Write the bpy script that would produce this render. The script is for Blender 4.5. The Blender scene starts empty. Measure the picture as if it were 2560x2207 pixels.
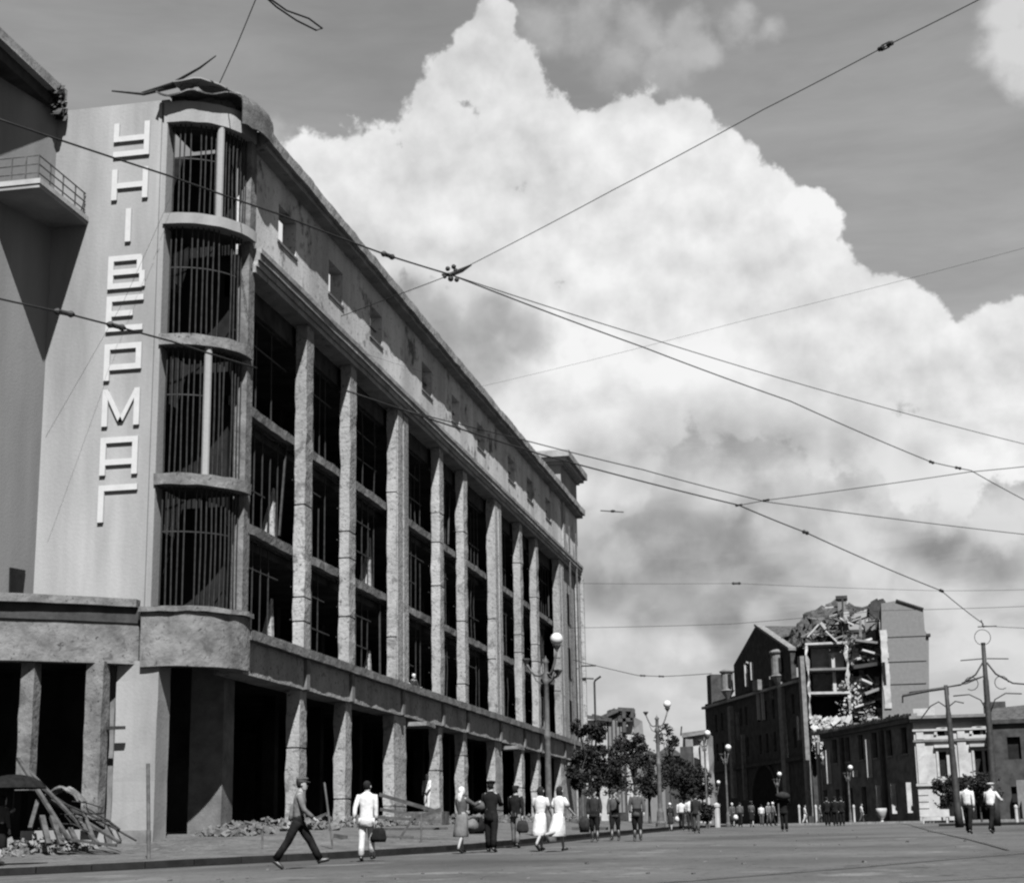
import bpy, bmesh, math, random
from mathutils import Vector, Matrix, noise
random.seed(7)
PI = math.pi
R_ = math.radians
S = bpy.context.scene
COL = S.collection

# ------------------------------------------------------------------ camera
FPX, CXP, CYP = 4100.0, 1280.0, 1103.5
PSI, THE, ROL = R_(11.2), R_(13.66), R_(-1.0)
CAM = Vector((0, 0, 1.5))
FW = Vector((-math.sin(PSI)*math.cos(THE), math.cos(PSI)*math.cos(THE), math.sin(THE)))
_r0 = Vector((math.cos(PSI), math.sin(PSI), 0)); _u0 = _r0.cross(FW)
RT = _r0*math.cos(ROL) + _u0*math.sin(ROL)
UP = -_r0*math.sin(ROL) + _u0*math.cos(ROL)
cd = bpy.data.cameras.new('camera'); cam = bpy.data.objects.new('camera', cd); COL.objects.link(cam)
cd.sensor_width = 36; cd.lens = FPX/2560*36; cd.clip_start = 0.1; cd.clip_end = 6000
cam.matrix_world = Matrix(((RT.x, UP.x, -FW.x, CAM.x), (RT.y, UP.y, -FW.y, CAM.y), (RT.z, UP.z, -FW.z, CAM.z), (0, 0, 0, 1)))
S.camera = cam

# ------------------------------------------------------------------ light and sky
SUN_AZ, SUN_EL = R_(21.5), R_(53)          # azimuth measured from -Y towards +X
sdir = Vector((math.sin(SUN_AZ)*math.cos(SUN_EL), -math.cos(SUN_AZ)*math.cos(SUN_EL), math.sin(SUN_EL)))
sd = bpy.data.lights.new('sun', 'SUN'); sd.energy = 5.0; sd.angle = R_(0.5); sd.color = (1, 1, 1)
sun = bpy.data.objects.new('sun', sd); COL.objects.link(sun)
sun.rotation_euler = sdir.to_track_quat('Z', 'Y').to_euler()
S.view_settings.view_transform = 'Standard'; S.view_settings.look = 'None'
S.view_settings.gamma = 1; S.view_settings.use_curve_mapping = False
EXPO = 1.95
S.view_settings.exposure = EXPO

def raydir(x, y):
    """unit world direction of a sky feature"""
    return ((x-CXP)*RT/FPX - (y-CYP)*UP/FPX + FW).normalized()

W = bpy.data.worlds.new('World'); S.world = W; W.use_nodes = True
nt = W.node_tree; nt.nodes.clear()
def N(t, **k):
    n = nt.nodes.new(t)
    for a, b in k.items(): setattr(n, a, b)
    return n
def lk(a, b): nt.links.new(a, b)
def M(op, a, b=None, c=None, clamp=False):
    n = N('ShaderNodeMath', operation=op, use_clamp=clamp)
    for i, v in enumerate((a, b, c)):
        if v is None: continue
        if isinstance(v, (int, float)): n.inputs[i].default_value = v
        else: lk(v, n.inputs[i])
    return n.outputs[0]
out = N('ShaderNodeOutputWorld'); bg = N('ShaderNodeBackground'); lk(bg.outputs[0], out.inputs[0])
bg.inputs[1].default_value = 0.1
tc = N('ShaderNodeTexCoord'); nrm = N('ShaderNodeVectorMath', operation='NORMALIZE'); lk(tc.outputs['Generated'], nrm.inputs[0])
DIR = nrm.outputs[0]
sky = N('ShaderNodeTexSky', sky_type='NISHITA', sun_disc=False, sun_elevation=SUN_EL, sun_rotation=PI-SUN_AZ)
bw = N('ShaderNodeRGBToBW'); lk(sky.outputs[0], bw.inputs[0])
def wnoise(vec, scale, detail, rough=.55, dist=0.0, off=None):
    n = N('ShaderNodeTexNoise'); n.inputs['Scale'].default_value = scale; n.inputs['Detail'].default_value = detail
    n.inputs['Roughness'].default_value = rough; n.inputs['Distortion'].default_value = dist
    v = vec
    if off is not None:
        a = N('ShaderNodeVectorMath', operation='ADD'); lk(vec, a.inputs[0]); a.inputs[1].default_value = off; v = a.outputs[0]
    lk(v, n.inputs['Vector']); return n.outputs['Fac']
def blobs(lst):
    """union of soft discs on the sky sphere: (x, y, radius)"""
    cur = None
    for (x, y, r) in lst:
        d = raydir(x, y)
        n = N('ShaderNodeVectorMath', operation='DISTANCE'); lk(DIR, n.inputs[0]); n.inputs[1].default_value = d
        f = M('MULTIPLY_ADD', n.outputs['Value'], -1.0/(r/FPX)*1.0, 1.0)
        cur = f if cur is None else M('SMOOTH_MAX', cur, f, .12)
    return cur
K = 1.2355
def D(l): return [(a*K, b*K, c*K) for a, b, c in l]
MAIN = D([(1080,660,160),(980,760,130),(900,690,120),(1010,850,100),(1022,300,130),(1090,480,150),(880,450,130),(760,470,110),(1180,430,140),(640,420,150),(760,380,150),(900,300,140),(880,210,60),(925,160,70),(985,100,70),(1000,40,45),(1020,180,110),(1150,330,170),(1260,300,130),(1370,290,95),
   (1450,340,95),(1380,450,170),(1540,430,100),(1620,450,80),(1500,560,160),(1640,560,90),(1250,520,150),(1300,650,200),(1720,640,110),(1800,650,100),(1850,660,80),
   (1500,720,170),(1700,780,170),(1900,760,110),(2010,690,80),(2070,680,90),(2060,820,150),(1250,780,170),(1100,860,130),(1000,470,150),(700,560,130),(960,640,90),(1240,960,90),
   (1900,900,130),(1160,960,70)])
LOW = D([(1450,980,80),(1620,980,90),(1300,960,70),(1800,960,80),(1205,1050,48),(1250,1130,60),(1700,1090,110),(1580,1060,70),(1330,1300,70),(1240,1300,70),(1400,1310,50),(1920,1230,55),(1960,1290,60),(1760,1160,70),(2050,1340,70),
   (1850,1180,60),(1900,1000,90),(2030,1050,80),(2050,20,75),(2060,100,80),(2080,160,60),(1330,1420,70),(1250,1470,60)])
WISP = D([(1100,60,80),(1190,60,90),(1290,70,90),(1380,60,60),(1240,140,110),(1340,150,80),(1400,100,60),(1500,40,60),(1560,60,40),(560,300,60)])
GREY = D([(870,690,130),(960,720,130),(1050,670,90),(820,610,80),(1000,640,80),(1290,1100,90),(1380,1120,100),(1470,1110,80),
   (1560,1180,80),(1250,1180,70),(1460,1250,80),(1600,1230,80),(1700,1290,90),(1560,1330,120),(1300,1240,60),(1900,1110,80),(2000,1140,70),(1480,1040,50)])
nA = wnoise(DIR, 15, 8, .52, .0); nAo = wnoise(DIR, 15, 7, .52, .0, tuple(sdir*0.014)); nAs = wnoise(DIR, 15, 7, .52, .0)
nB = wnoise(DIR, 5, 4, .5); nF = wnoise(DIR, 60, 5, .6)
def mask(field, amp, lo, hi):
    f = M('ADD', field, M('MULTIPLY', M('SUBTRACT', nA, .5), amp))
    f = M('ADD', f, M('MULTIPLY', M('SUBTRACT', nF, .5), amp*.4))
    n = N('ShaderNodeMapRange', interpolation_type='SMOOTHSTEP'); lk(f, n.inputs[0]); n.inputs[1].default_value = lo; n.inputs[2].default_value = hi
    return n.outputs[0]
mMain = mask(blobs(MAIN), 1.3, .0, .16)
mLow = mask(blobs(LOW), 1.5, -.1, .7)
mWisp = mask(blobs(WISP), 1.8, -.1, .8)
mGrey = mask(blobs(GREY), 1.3, -.1, .7)
GREY3 = D([(1200,920,90),(1320,900,110),(1450,900,120),(1600,890,120),(1730,900,110),(1850,920,70)])
mG3 = mask(blobs(GREY3), .9, -.1, .9)
GREY2 = D([(1250,1110,80),(1340,1090,90),(1430,1120,90),(1500,1170,70),(1230,1190,70),(1350,1200,90),(1450,1240,60)])
mG2 = mask(blobs(GREY2), 1.2, -.1, .5)
# thin level streaks low in the sky
sm = N('ShaderNodeVectorMath', operation='MULTIPLY'); lk(DIR, sm.inputs[0]); sm.inputs[1].default_value = (1, 1, 4.5)
nS = wnoise(sm.outputs[0], 9, 6, .6, .3)
sz0 = N('ShaderNodeSeparateXYZ'); lk(DIR, sz0.inputs[0])
lowf = N('ShaderNodeMapRange', interpolation_type='SMOOTHSTEP'); lk(sz0.outputs['Z'], lowf.inputs[0]); lowf.inputs[1].default_value = .33; lowf.inputs[2].default_value = .22; lowf.inputs[3].default_value = 0.0; lowf.inputs[4].default_value = 1.0
stf = N('ShaderNodeMapRange', interpolation_type='SMOOTHSTEP'); lk(nS, stf.inputs[0]); stf.inputs[1].default_value = .42; stf.inputs[2].default_value = .66
mStreak = M('MULTIPLY', stf.outputs[0], lowf.outputs[0])
# beyond the frame: the same broken cumulus
vd = N('ShaderNodeVectorMath', operation='DISTANCE'); lk(DIR, vd.inputs[0]); vd.inputs[1].default_value = FW
outf = N('ShaderNodeMapRange'); lk(vd.outputs['Value'], outf.inputs[0]); outf.inputs[1].default_value = .38; outf.inputs[2].default_value = .6
gen = N('ShaderNodeMapRange', interpolation_type='SMOOTHSTEP'); lk(M('MULTIPLY_ADD', nA, .35, nB), gen.inputs[0]); gen.inputs[1].default_value = .74; gen.inputs[2].default_value = .84
mGen = M('MULTIPLY', gen.outputs[0], outf.outputs[0])
relief = M('MULTIPLY', M('SUBTRACT', nAs, nAo), 1.1)
cshade = M('ADD', M('ADD', .80, relief), M('MULTIPLY', M('SUBTRACT', nB, .5), .55), clamp=False)
cshade = M('MINIMUM', M('MAXIMUM', cshade, .5), .92)
EXI = 10.0/(2**EXPO)                     # display value -> background units at strength .1
base = M('MULTIPLY', bw.outputs[0], 0.16)
sz = N('ShaderNodeSeparateXYZ'); lk(DIR, sz.inputs[0])
zen = N('ShaderNodeMapRange'); lk(sz.outputs['Z'], zen.inputs[0]); zen.inputs[1].default_value = .35; zen.inputs[2].default_value = .9; zen.inputs[3].default_value = 1.0; zen.inputs[4].default_value = .5
base = M('ADD', base, M('MULTIPLY', M('MULTIPLY_ADD', nB, .14, .125), EXI))
base = M('MULTIPLY', base, zen.outputs[0])
def mix(a, b, f):
    return M('ADD', M('MULTIPLY', a, M('SUBTRACT', 1.0, f)), M('MULTIPLY', b, f))
cl = M('MULTIPLY', cshade, EXI)
base = M('MULTIPLY', base, M('MULTIPLY_ADD', nS, .55, .76))
col = mix(base, M('MULTIPLY', cshade, EXI*.6), M('MULTIPLY', mWisp, .75))
col = mix(col, cl, mMain)
col = mix(col, M('MULTIPLY', M('MULTIPLY_ADD', relief, .7, .33), EXI), M('MULTIPLY', mGrey, .85))
col = mix(col, M('MULTIPLY', M('MULTIPLY_ADD', relief, .8, .42), EXI), M('MULTIPLY', mG3, .7))
col = mix(col, M('MULTIPLY', cshade, EXI*.84), M('MULTIPLY', mLow, .75))
col = mix(col, M('MULTIPLY', cshade, EXI*.8), M('MULTIPLY', mStreak, .4))
col = mix(col, M('MULTIPLY', M('MULTIPLY_ADD', relief, .8, .31), EXI), M('MULTIPLY', mG2, .5))
col = mix(col, cl, mGen)
lk(col, bg.inputs[0])

S.render.engine = 'CYCLES'
S.cycles.max_bounces = 6; S.cycles.diffuse_bounces = 3
S.cycles.filter_width = 2.3

# ------------------------------------------------------------------ point helpers
def ray(x, y): return (x-CXP)*RT/FPX - (y-CYP)*UP/FPX + FW
def onY(x, y, Y): r = ray(x, y); return CAM + r*(Y/r.y)
def onX(x, y, X): r = ray(x, y); return CAM + r*(X/r.x)
def onZ(x, y, Z): r = ray(x, y); return CAM + r*((Z-1.5)/r.z)

# ------------------------------------------------------------------ materials (the place in tones of grey)
ALB = .465
def mat(name, v, var=.25, scale=2.0, rough=.9, bump=.3, bscale=12, spots=0, spotv=.05, spotscale=1.2, streak=False, metallic=0, dist=.02, coord='Object', pits=0):
    m = bpy.data.materials.new(name); m.use_nodes = True
    v = v*ALB; spotv = spotv*ALB
    t = m.node_tree; b = t.nodes['Principled BSDF']
    b.inputs['Roughness'].default_value = rough; b.inputs['Metallic'].default_value = metallic
    b.inputs['Specular IOR Level'].default_value = .0 if rough > .8 else (.1 if rough > .55 else .4)
    c = t.nodes.new('ShaderNodeTexCoord'); src = c.outputs[coord]
    if streak:
        mp = t.nodes.new('ShaderNodeMapping'); mp.inputs['Scale'].default_value = (1, 1, .16); t.links.new(src, mp.inputs[0]); s2 = mp.outputs[0]
    else: s2 = src
    n = t.nodes.new('ShaderNodeTexNoise'); n.inputs['Scale'].default_value = scale; n.inputs['Detail'].default_value = 7; n.inputs['Roughness'].default_value = .62
    t.links.new(s2, n.inputs['Vector'])
    r = t.nodes.new('ShaderNodeValToRGB'); t.links.new(n.outputs['Fac'], r.inputs[0])
    lo = max(v*(1-var), .004); hi = v*(1+var)
    r.color_ramp.elements[0].position = .32; r.color_ramp.elements[0].color = (lo, lo, lo, 1)
    r.color_ramp.elements[1].position = .68; r.color_ramp.elements[1].color = (hi, hi, hi, 1)
    colr = r.outputs[0]
    if spots:
        n2 = t.nodes.new('ShaderNodeTexNoise'); n2.inputs['Scale'].default_value = spotscale; n2.inputs['Detail'].default_value = 9; n2.inputs['Roughness'].default_value = .7
        t.links.new(src, n2.inputs['Vector'])
        r2 = t.nodes.new('ShaderNodeMapRange'); t.links.new(n2.outputs['Fac'], r2.inputs[0]); r2.inputs[1].default_value = 1-spots; r2.inputs[2].default_value = 1-spots+.08
        mx = t.nodes.new('ShaderNodeMix'); mx.data_type = 'RGBA'; t.links.new(r2.outputs[0], mx.inputs[0]); t.links.new(colr, mx.inputs[6]); mx.inputs[7].default_value = (spotv, spotv, spotv, 1)
        colr = mx.outputs[2]
    if pits:
        for (psc, thr, pv) in ((7.5, .62, .3), (1.6, .62, .55)):
            n4 = t.nodes.new('ShaderNodeTexNoise'); n4.inputs['Scale'].default_value = psc; n4.inputs['Detail'].default_value = 3; n4.inputs['Roughness'].default_value = .6; n4.inputs['Distortion'].default_value = .6
            t.links.new(src, n4.inputs['Vector'])
            r4 = t.nodes.new('ShaderNodeMapRange'); t.links.new(n4.outputs['Fac'], r4.inputs[0]); r4.inputs[1].default_value = thr-pits*.04; r4.inputs[2].default_value = thr-pits*.04+.1
            mx4 = t.nodes.new('ShaderNodeMix'); mx4.data_type = 'RGBA'; t.links.new(r4.outputs[0], mx4.inputs[0]); t.links.new(colr, mx4.inputs[6]); q = v*pv; mx4.inputs[7].default_value = (q, q, q, 1)
            colr = mx4.outputs[2]
    t.links.new(colr, b.inputs['Base Color'])
    if bump:
        n3 = t.nodes.new('ShaderNodeTexNoise'); n3.inputs['Scale'].default_value = bscale; n3.inputs['Detail'].default_value = 6
        t.links.new(src, n3.inputs['Vector'])
        bp = t.nodes.new('ShaderNodeBump'); bp.inputs['Strength'].default_value = bump; bp.inputs['Distance'].default_value = dist
        t.links.new(n3.outputs['Fac'], bp.inputs['Height']); t.links.new(bp.outputs[0], b.inputs['Normal'])
    return m
MT = dict(
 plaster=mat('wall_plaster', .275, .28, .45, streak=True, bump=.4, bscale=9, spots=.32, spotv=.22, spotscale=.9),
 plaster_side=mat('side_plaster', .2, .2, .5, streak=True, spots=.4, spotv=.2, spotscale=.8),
 facade=mat('facade_plaster', .28, .3, .7, streak=True, spots=.43, spotv=.15, spotscale=2.6, bump=.8, bscale=7, dist=.05, pits=.7),
 attic=mat('attic_plaster', .5, .3, .5, pits=.3, spots=.43, spotv=.13, spotscale=.55, streak=True, bump=.5),
 concrete=mat('raw_concrete', .16, .4, 1.4, pits=.4, bump=.8, bscale=7, dist=.04, spots=.4, spotv=.12, spotscale=2.2),
 cornice=mat('cornice_stone', .26, .3, 1.0, bump=.7, bscale=6, dist=.04, spots=.4, spotv=.1, spotscale=1.5),
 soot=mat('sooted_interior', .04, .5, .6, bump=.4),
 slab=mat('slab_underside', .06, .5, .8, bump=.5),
 letter=mat('letter_paint', .46, .06, 3, bump=.1, rough=.6),
 steel=mat('rusty_steel', .09, .4, 5, rough=.7, bump=.3),
 darksteel=mat('dark_steel', .03, .4, 5, rough=.6, bump=.3),
 wood=mat('old_timber', .07, .4, 4, bump=.4),
 sheet=mat('torn_sheet_metal', .08, .5, 2, rough=.55, bump=.6, bscale=8, dist=.05),
 asphalt=mat('asphalt', .086, .36, .13, pits=.4, bump=.5, bscale=25, rough=.9, spots=.44, spotv=.14, spotscale=.45),
 pavement=mat('pavement_dirt', .10, .3, .8, bump=.6, bscale=14, dist=.05, spots=.42, spotv=.17, spotscale=1.5, pits=1),
 kerb=mat('kerb_granite', .022, .3, 2, bump=.4), gutter=mat('dark_gutter', .016, .3, 1, bump=.3),  # kerb near black: the shadow along it is put into the colour
 rubble=mat('rubble', .11, .5, 3, bump=.8, bscale=10, dist=.05),
 rubblel=mat('pale_rubble', .17, .3, 3, bump=.8, bscale=10, dist=.05),
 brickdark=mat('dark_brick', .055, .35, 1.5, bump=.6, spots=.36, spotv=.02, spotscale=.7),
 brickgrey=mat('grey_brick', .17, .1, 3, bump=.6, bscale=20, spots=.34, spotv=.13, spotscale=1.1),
 white=mat('white_stucco', .38, .22,  1, bump=.4, spots=.42, spotv=.3, spotscale=.8),
 trim=mat('pale_trim', .36, .15, 2, bump=.3), greytrim=mat('grey_trim', .16, .3, 2, bump=.3),
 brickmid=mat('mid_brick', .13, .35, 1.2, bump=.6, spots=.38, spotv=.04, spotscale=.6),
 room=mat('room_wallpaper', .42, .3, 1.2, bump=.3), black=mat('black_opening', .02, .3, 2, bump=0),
 roof=mat('tile_roof', .07, .45, 2.5, bump=.8, bscale=8, dist=.06, spots=.42, spotv=.02),
 leaf=mat('leaves', .028, .5, 2.5, bump=0), bark=mat('bark', .06, .4, 6, bump=.5),
 globe=mat('opal_glass', .55, .03, 2, bump=0, rough=.25), wire=mat('wire', .02, .2, 3, bump=0, rough=.6),
 skin=mat('skin', .30, .06, 6, bump=0, rough=.6), hair=mat('hair', .02, .3, 20, bump=.4), eye=mat('eye', .02, .1, 5, bump=0),
 black_cloth=mat('black_cloth', .014, .3, 8, bump=.6, bscale=9, dist=.03), dark_cloth=mat('dark_cloth', .028, .3, 8, bump=.6, bscale=9, dist=.03), grey_cloth=mat('grey_cloth', .13, .2, 6, bump=.6, bscale=9, dist=.03),
 midgrey_cloth=mat('mid_grey_cloth', .07, .25, 6, bump=.6, bscale=9, dist=.03), white_cloth=mat('white_cloth', .5, .14, 7, bump=.7, bscale=9, dist=.03), pale_cloth=mat('pale_cloth', .4, .1, 6, bump=.4),
 rail=mat('tram_rail_steel', .012, .2, 4, bump=0, rough=.4), shoe=mat('shoe_leather', .015, .2, 8, bump=0, rough=.5), glass=mat('dusty_glass', .03, .2, 2, bump=0, rough=.15),
)

# ------------------------------------------------------------------ mesh helpers
class MB:
    def __init__(s): s.v = []; s.f = []
    def add(s, vs, fs):
        o = len(s.v); s.v += [tuple(p) for p in vs]; s.f += [tuple(i+o for i in f) for f in fs]; return s
    def box(s, x0, x1, y0, y1, z0, z1):
        return s.add([(x0,y0,z0),(x1,y0,z0),(x1,y1,z0),(x0,y1,z0),(x0,y0,z1),(x1,y0,z1),(x1,y1,z1),(x0,y1,z1)],
            [(0,3,2,1),(4,5,6,7),(0,1,5,4),(1,2,6,5),(2,3,7,6),(3,0,4,7)])
    def obox(s, c, ax, ay, az):
        c = Vector(c); P = []
        for k in (-1, 1):
            for i, j in ((-1,-1),(1,-1),(1,1),(-1,1)): P.append(c+Vector(ax)*i+Vector(ay)*j+Vector(az)*k)
        return s.add(P, [(0,3,2,1),(4,5,6,7),(0,1,5,4),(1,2,6,5),(2,3,7,6),(3,0,4,7)])
    def bar(s, a, b, w, h=None, up=(0,0,1)):
        a = Vector(a); b = Vector(b); d = (b-a); L = d.length
        if L < 1e-6: return s
        d.normalize(); u = Vector(up)
        if abs(d.dot(u)) > .95: u = Vector((1,0,0))
        r = d.cross(u).normalized(); u = r.cross(d)
        return s.obox((a+b)/2, r*(w/2), d*(L/2), u*((h or w)/2))
    def prism(s, poly, z0, z1):
        n = len(poly)
        return s.add([(p[0],p[1],z0) for p in poly]+[(p[0],p[1],z1) for p in poly],
            [tuple(range(n-1,-1,-1)), tuple(range(n,2*n))]+[(i,(i+1)%n,n+(i+1)%n,n+i) for i in range(n)])
    def prismdir(s, pts, d):
        """extrude a planar polygon by the vector d"""
        n = len(pts); d = Vector(d)
        return s.add([Vector(p) for p in pts]+[Vector(p)+d for p in pts],
            [tuple(range(n-1,-1,-1)), tuple(range(n,2*n))]+[(i,(i+1)%n,n+(i+1)%n,n+i) for i in range(n)])
    def tube(s, path, r, n=8, caps=True):
        path = [Vector(p) for p in path]; m = len(path)
        rr = r if isinstance(r, (list, tuple)) else [r]*m
        o = len(s.v); prev = None
        for i, p in enumerate(path):
            t = (path[min(i+1, m-1)]-path[max(i-1, 0)]).normalized()
            u = Vector((0,0,1)) if abs(t.z) < .9 else Vector((1,0,0))
            if prev is not None:
                a = prev - t*prev.dot(t)
                a = a.normalized() if a.length > 1e-4 else t.cross(u).normalized()
            else: a = t.cross(u).normalized()
            prev = a; b = t.cross(a)
            for k in range(n):
                q = 2*PI*k/n; s.v.append(tuple(p+a*math.cos(q)*rr[i]+b*math.sin(q)*rr[i]))
        for i in range(m-1):
            for k in range(n):
                s.f.append((o+i*n+k, o+i*n+(k+1)%n, o+(i+1)*n+(k+1)%n, o+(i+1)*n+k))
        if caps: s.f.append(tuple(o+k for k in range(n-1,-1,-1))); s.f.append(tuple(o+(m-1)*n+k for k in range(n)))
        return s
    def lathe(s, c, prof, n=16, a0=0, a1=2*PI):
        full = abs(a1-a0-2*PI) < 1e-4; m = n if full else n+1; o = len(s.v)
        for (r, z) in prof:
            for k in range(m):
                q = a0+(a1-a0)*k/n; s.v.append((c[0]+r*math.cos(q), c[1]+r*math.sin(q), c[2]+z))
        for i in range(len(prof)-1):
            for k in range(n):
                k2 = (k+1) % m; s.f.append((o+i*m+k, o+i*m+k2, o+(i+1)*m+k2, o+(i+1)*m+k))
        return s
    def ball(s, c, r, n=12, sz=1.0):
        return s.lathe(c, [(max(r*math.sin(PI*i/8), .0005), -r*sz*math.cos(PI*i/8)) for i in range(9)], n)
    def ring(s, c, r0, r1, z0, z1, a0, a1, n=24):
        """closed arc segment"""
        o = len(s.v)
        for k in range(n+1):
            q = a0+(a1-a0)*k/n; cq, sq = math.cos(q), math.sin(q)
            for (r, z) in ((r0,z0),(r1,z0),(r1,z1),(r0,z1)): s.v.append((c[0]+r*cq, c[1]+r*sq, z))
        for k in range(n):
            for j in range(4): s.f.append((o+k*4+j, o+k*4+(j+1)%4, o+(k+1)*4+(j+1)%4, o+(k+1)*4+j))
        s.f.append((o,o+3,o+2,o+1)); e = o+n*4; s.f.append((e,e+1,e+2,e+3)); return s
    def jitter(s, amp, sc=1.0, seed=0):
        s.v = [tuple(Vector(p)+noise.noise_vector(Vector(p)*sc+Vector((seed,seed*2,0)))*amp) for p in s.v]; return s
    def build(s, name, material, parent=None, smooth=False, fix=True, local=False, **tags):
        me = bpy.data.meshes.new(name); me.from_pydata(s.v, [], s.f)
        me.validate()
        if fix:
            bm = bmesh.new(); bm.from_mesh(me); bmesh.ops.recalc_face_normals(bm, faces=bm.faces); bm.to_mesh(me); bm.free()
        if smooth:
            for p in me.polygons: p.use_smooth = True
        me.materials.append(MT[material] if isinstance(material, str) else material)
        o = bpy.data.objects.new(name, me); COL.objects.link(o)
        if parent is not None:
            o.parent = parent
            o.matrix_parent_inverse = Matrix.Translation(-WPOS.get(parent.name, Vector((0,0,0)))) if not local else Matrix.Identity(4)
        for k, v in tags.items(): o[k] = v
        return o
WPOS = {}
def thing(name, label, cat, loc=(0,0,0), group=None):
    o = bpy.data.objects.new(name, None); COL.objects.link(o); o.location = loc; o['label'] = label; o['category'] = cat
    o.empty_display_size = .3; WPOS[o.name] = Vector(loc)
    if group: o['group'] = group
    return o
def tag(o, label, cat, group=None):
    o['label'] = label; o['category'] = cat
    if group: o['group'] = group
    return o
def subgrid_box(x0, x1, y0, y1, z0, z1, nz, amp, seed, rings=()):
    """rough standing block: many courses whose corners wander a little; rings are recessed cracks"""
    mb = MB(); lv = [z0+(z1-z0)*i/nz for i in range(nz+1)]; rec = {}
    for z in rings:
        for dz, r in ((-.035,0),(-.02,.045),(.02,.045),(.035,0)): lv.append(z+dz); rec[round(z+dz, 4)] = r
    lv = sorted(lv); ringv = []
    for z in lv:
        q = rec.get(round(z, 4), 0); row = []
        for i, (x, y) in enumerate(((x0,y0),(x1,y0),(x1,y1),(x0,y1))):
            j = noise.noise_vector(Vector((x*3, y*3, z*1.3+seed)))*amp + noise.noise_vector(Vector((x*9, y*9, z*5+seed)))*amp*.5
            sx = q if x == x0 else -q; sy = q if y == y0 else -q
            row.append((x+sx+j.x, y+sy+j.y, z))
        ringv.append(row)
    vs = [p for r in ringv for p in r]; fs = [(3,2,1,0)]
    for k in range(len(lv)-1):
        for i in range(4): fs.append((k*4+i, k*4+(i+1)%4, (k+1)*4+(i+1)%4, (k+1)*4+i))
    e = (len(lv)-1)*4; fs.append((e,e+1,e+2,e+3)); mb.add(vs, fs); return mb

# ------------------------------------------------------------------ terrain
PROF = [(-60,.0),(0,.3),(20,.8),(32,1.03),(43,1.20),(60,1.43),(80,1.69),(107,2.03),(125,2.2),(170,2.52),(300,2.8),(3000,2.9)]
def prof(y):
    if y <= PROF[0][0]: return PROF[0][1]
    for (a, za), (b, zb) in zip(PROF, PROF[1:]):
        if y <= b: return za+(zb-za)*(y-a)/(b-a)
    return PROF[-1][1]
def gz(x, y):
    w = 1 if y < 45 else max(0, (60-y)/15)
    return prof(y)+.02*max(min(0, x+10), -16)*w
KERB = [(31,-40),(33.8,-27),(36.9,-19),(38.6,-17),(40.4,-15.2),(42.3,-13.6),(44.5,-12.3),(47,-11.5),(50,-11.1),(60,-10.95),(125,-10.95),(400,-10.95)]
def kerbx(y):
    if y <= KERB[0][0]: return KERB[0][1]
    for (a, xa), (b, xb) in zip(KERB, KERB[1:]):
        if y <= b: return xa+(xb-xa)*(y-a)/(b-a)
    return KERB[-1][1]
def pz(x, y):
    """pavement height"""
    d = max(0, kerbx(y)-x)
    if y < 50: d = min(d, max(0, (y-31-(-x-40)*0)*.62))
    w = 1 if y > 52 else max(0, (y-44)/8)
    return gz(x, y)+.13+min(d, 8.5)*(.018+.047*w)
def G(x, y): return pz(x, y) if (y > 31 and x < kerbx(y)) else gz(x, y)

rows = [-60,-20,0,6,10,14,18,22,26,29,32,35,38,41,44,47,50,55,60,70,80,95,107,125,150,170,210,260,300,500,900,1600,3000]
xs = [-900,-400,-200,-100,-60,-40,-32,-26,-20,-16,-13,-10,-6,0,6,12,20,40,80,160,400,900]
mb = MB(); mb.v = [(x, y, gz(x, y)) for y in rows for x in xs]
n = len(xs)
mb.f = [(j*n+i, j*n+i+1, (j+1)*n+i+1, (j+1)*n+i) for j in range(len(rows)-1) for i in range(n-1)]
o = mb.build('road', 'asphalt', fix=False); o['kind'] = 'structure'
yy = sorted(set([31+i*.6 for i in range(40)]+[55,58,62,66,70,75,80,86,92,98,104,110,116,122,130,145,170,200,260,400]))
ss = [0,.006,.02,.05,.09,.13,.18,.24,.35,.6,1]
mb = MB()
for y in yy:
    for s_ in ss:
        k = kerbx(y)-.02; x = k+(-70-k)*s_
        zz = pz(x, y) + (noise.noise(Vector((x*.9, y*.9, 3)))*.035 if s_ > .01 else 0)
        mb.v.append((x, y, zz))
m_ = len(ss)
mb.f = [(j*m_+i, (j+1)*m_+i, (j+1)*m_+i+1, j*m_+i+1) for j in range(len(yy)-1) for i in range(m_-1)]
o = mb.build('pavement', 'pavement', fix=False, smooth=True); o['kind'] = 'structure'
# kerb made of single stones, and a dark gutter beside it
kerb = bpy.data.objects.new('kerb', None); COL.objects.link(kerb); kerb['kind'] = 'structure'
pts = []; y = 33.2
P_ = [Vector((kerbx(v), v, 0)) for v in [31.5+i*.05 for i in range(1900)]]
acc = [P_[0]];
for p in P_[1:]:
    if (p-acc[-1]).length >= 1.25: acc.append(p)
for i, (a, b) in enumerate(zip(acc, acc[1:])):
    d = (b-a).normalized(); nn = Vector((d.y, -d.x, 0)); g = .012
    a2 = a+d*g; b2 = b-d*g; w0, w1 = .02, .24; P = []
    for q in (a2, b2):
        for w in (w0, -w1):
            r = q+nn*w; P.append((r.x, r.y, gz(r.x, r.y)-.05)); P.append((r.x, r.y, gz(r.x, r.y)+.16+random.uniform(-.006, .006)))
    MB().add(P, [(0,1,3,2),(4,6,7,5),(0,4,5,1),(2,3,7,6),(1,5,7,3),(0,2,6,4)]).build('kerb_stone', 'kerb', kerb)
mb = MB(); acc = P_[::12]
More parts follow.
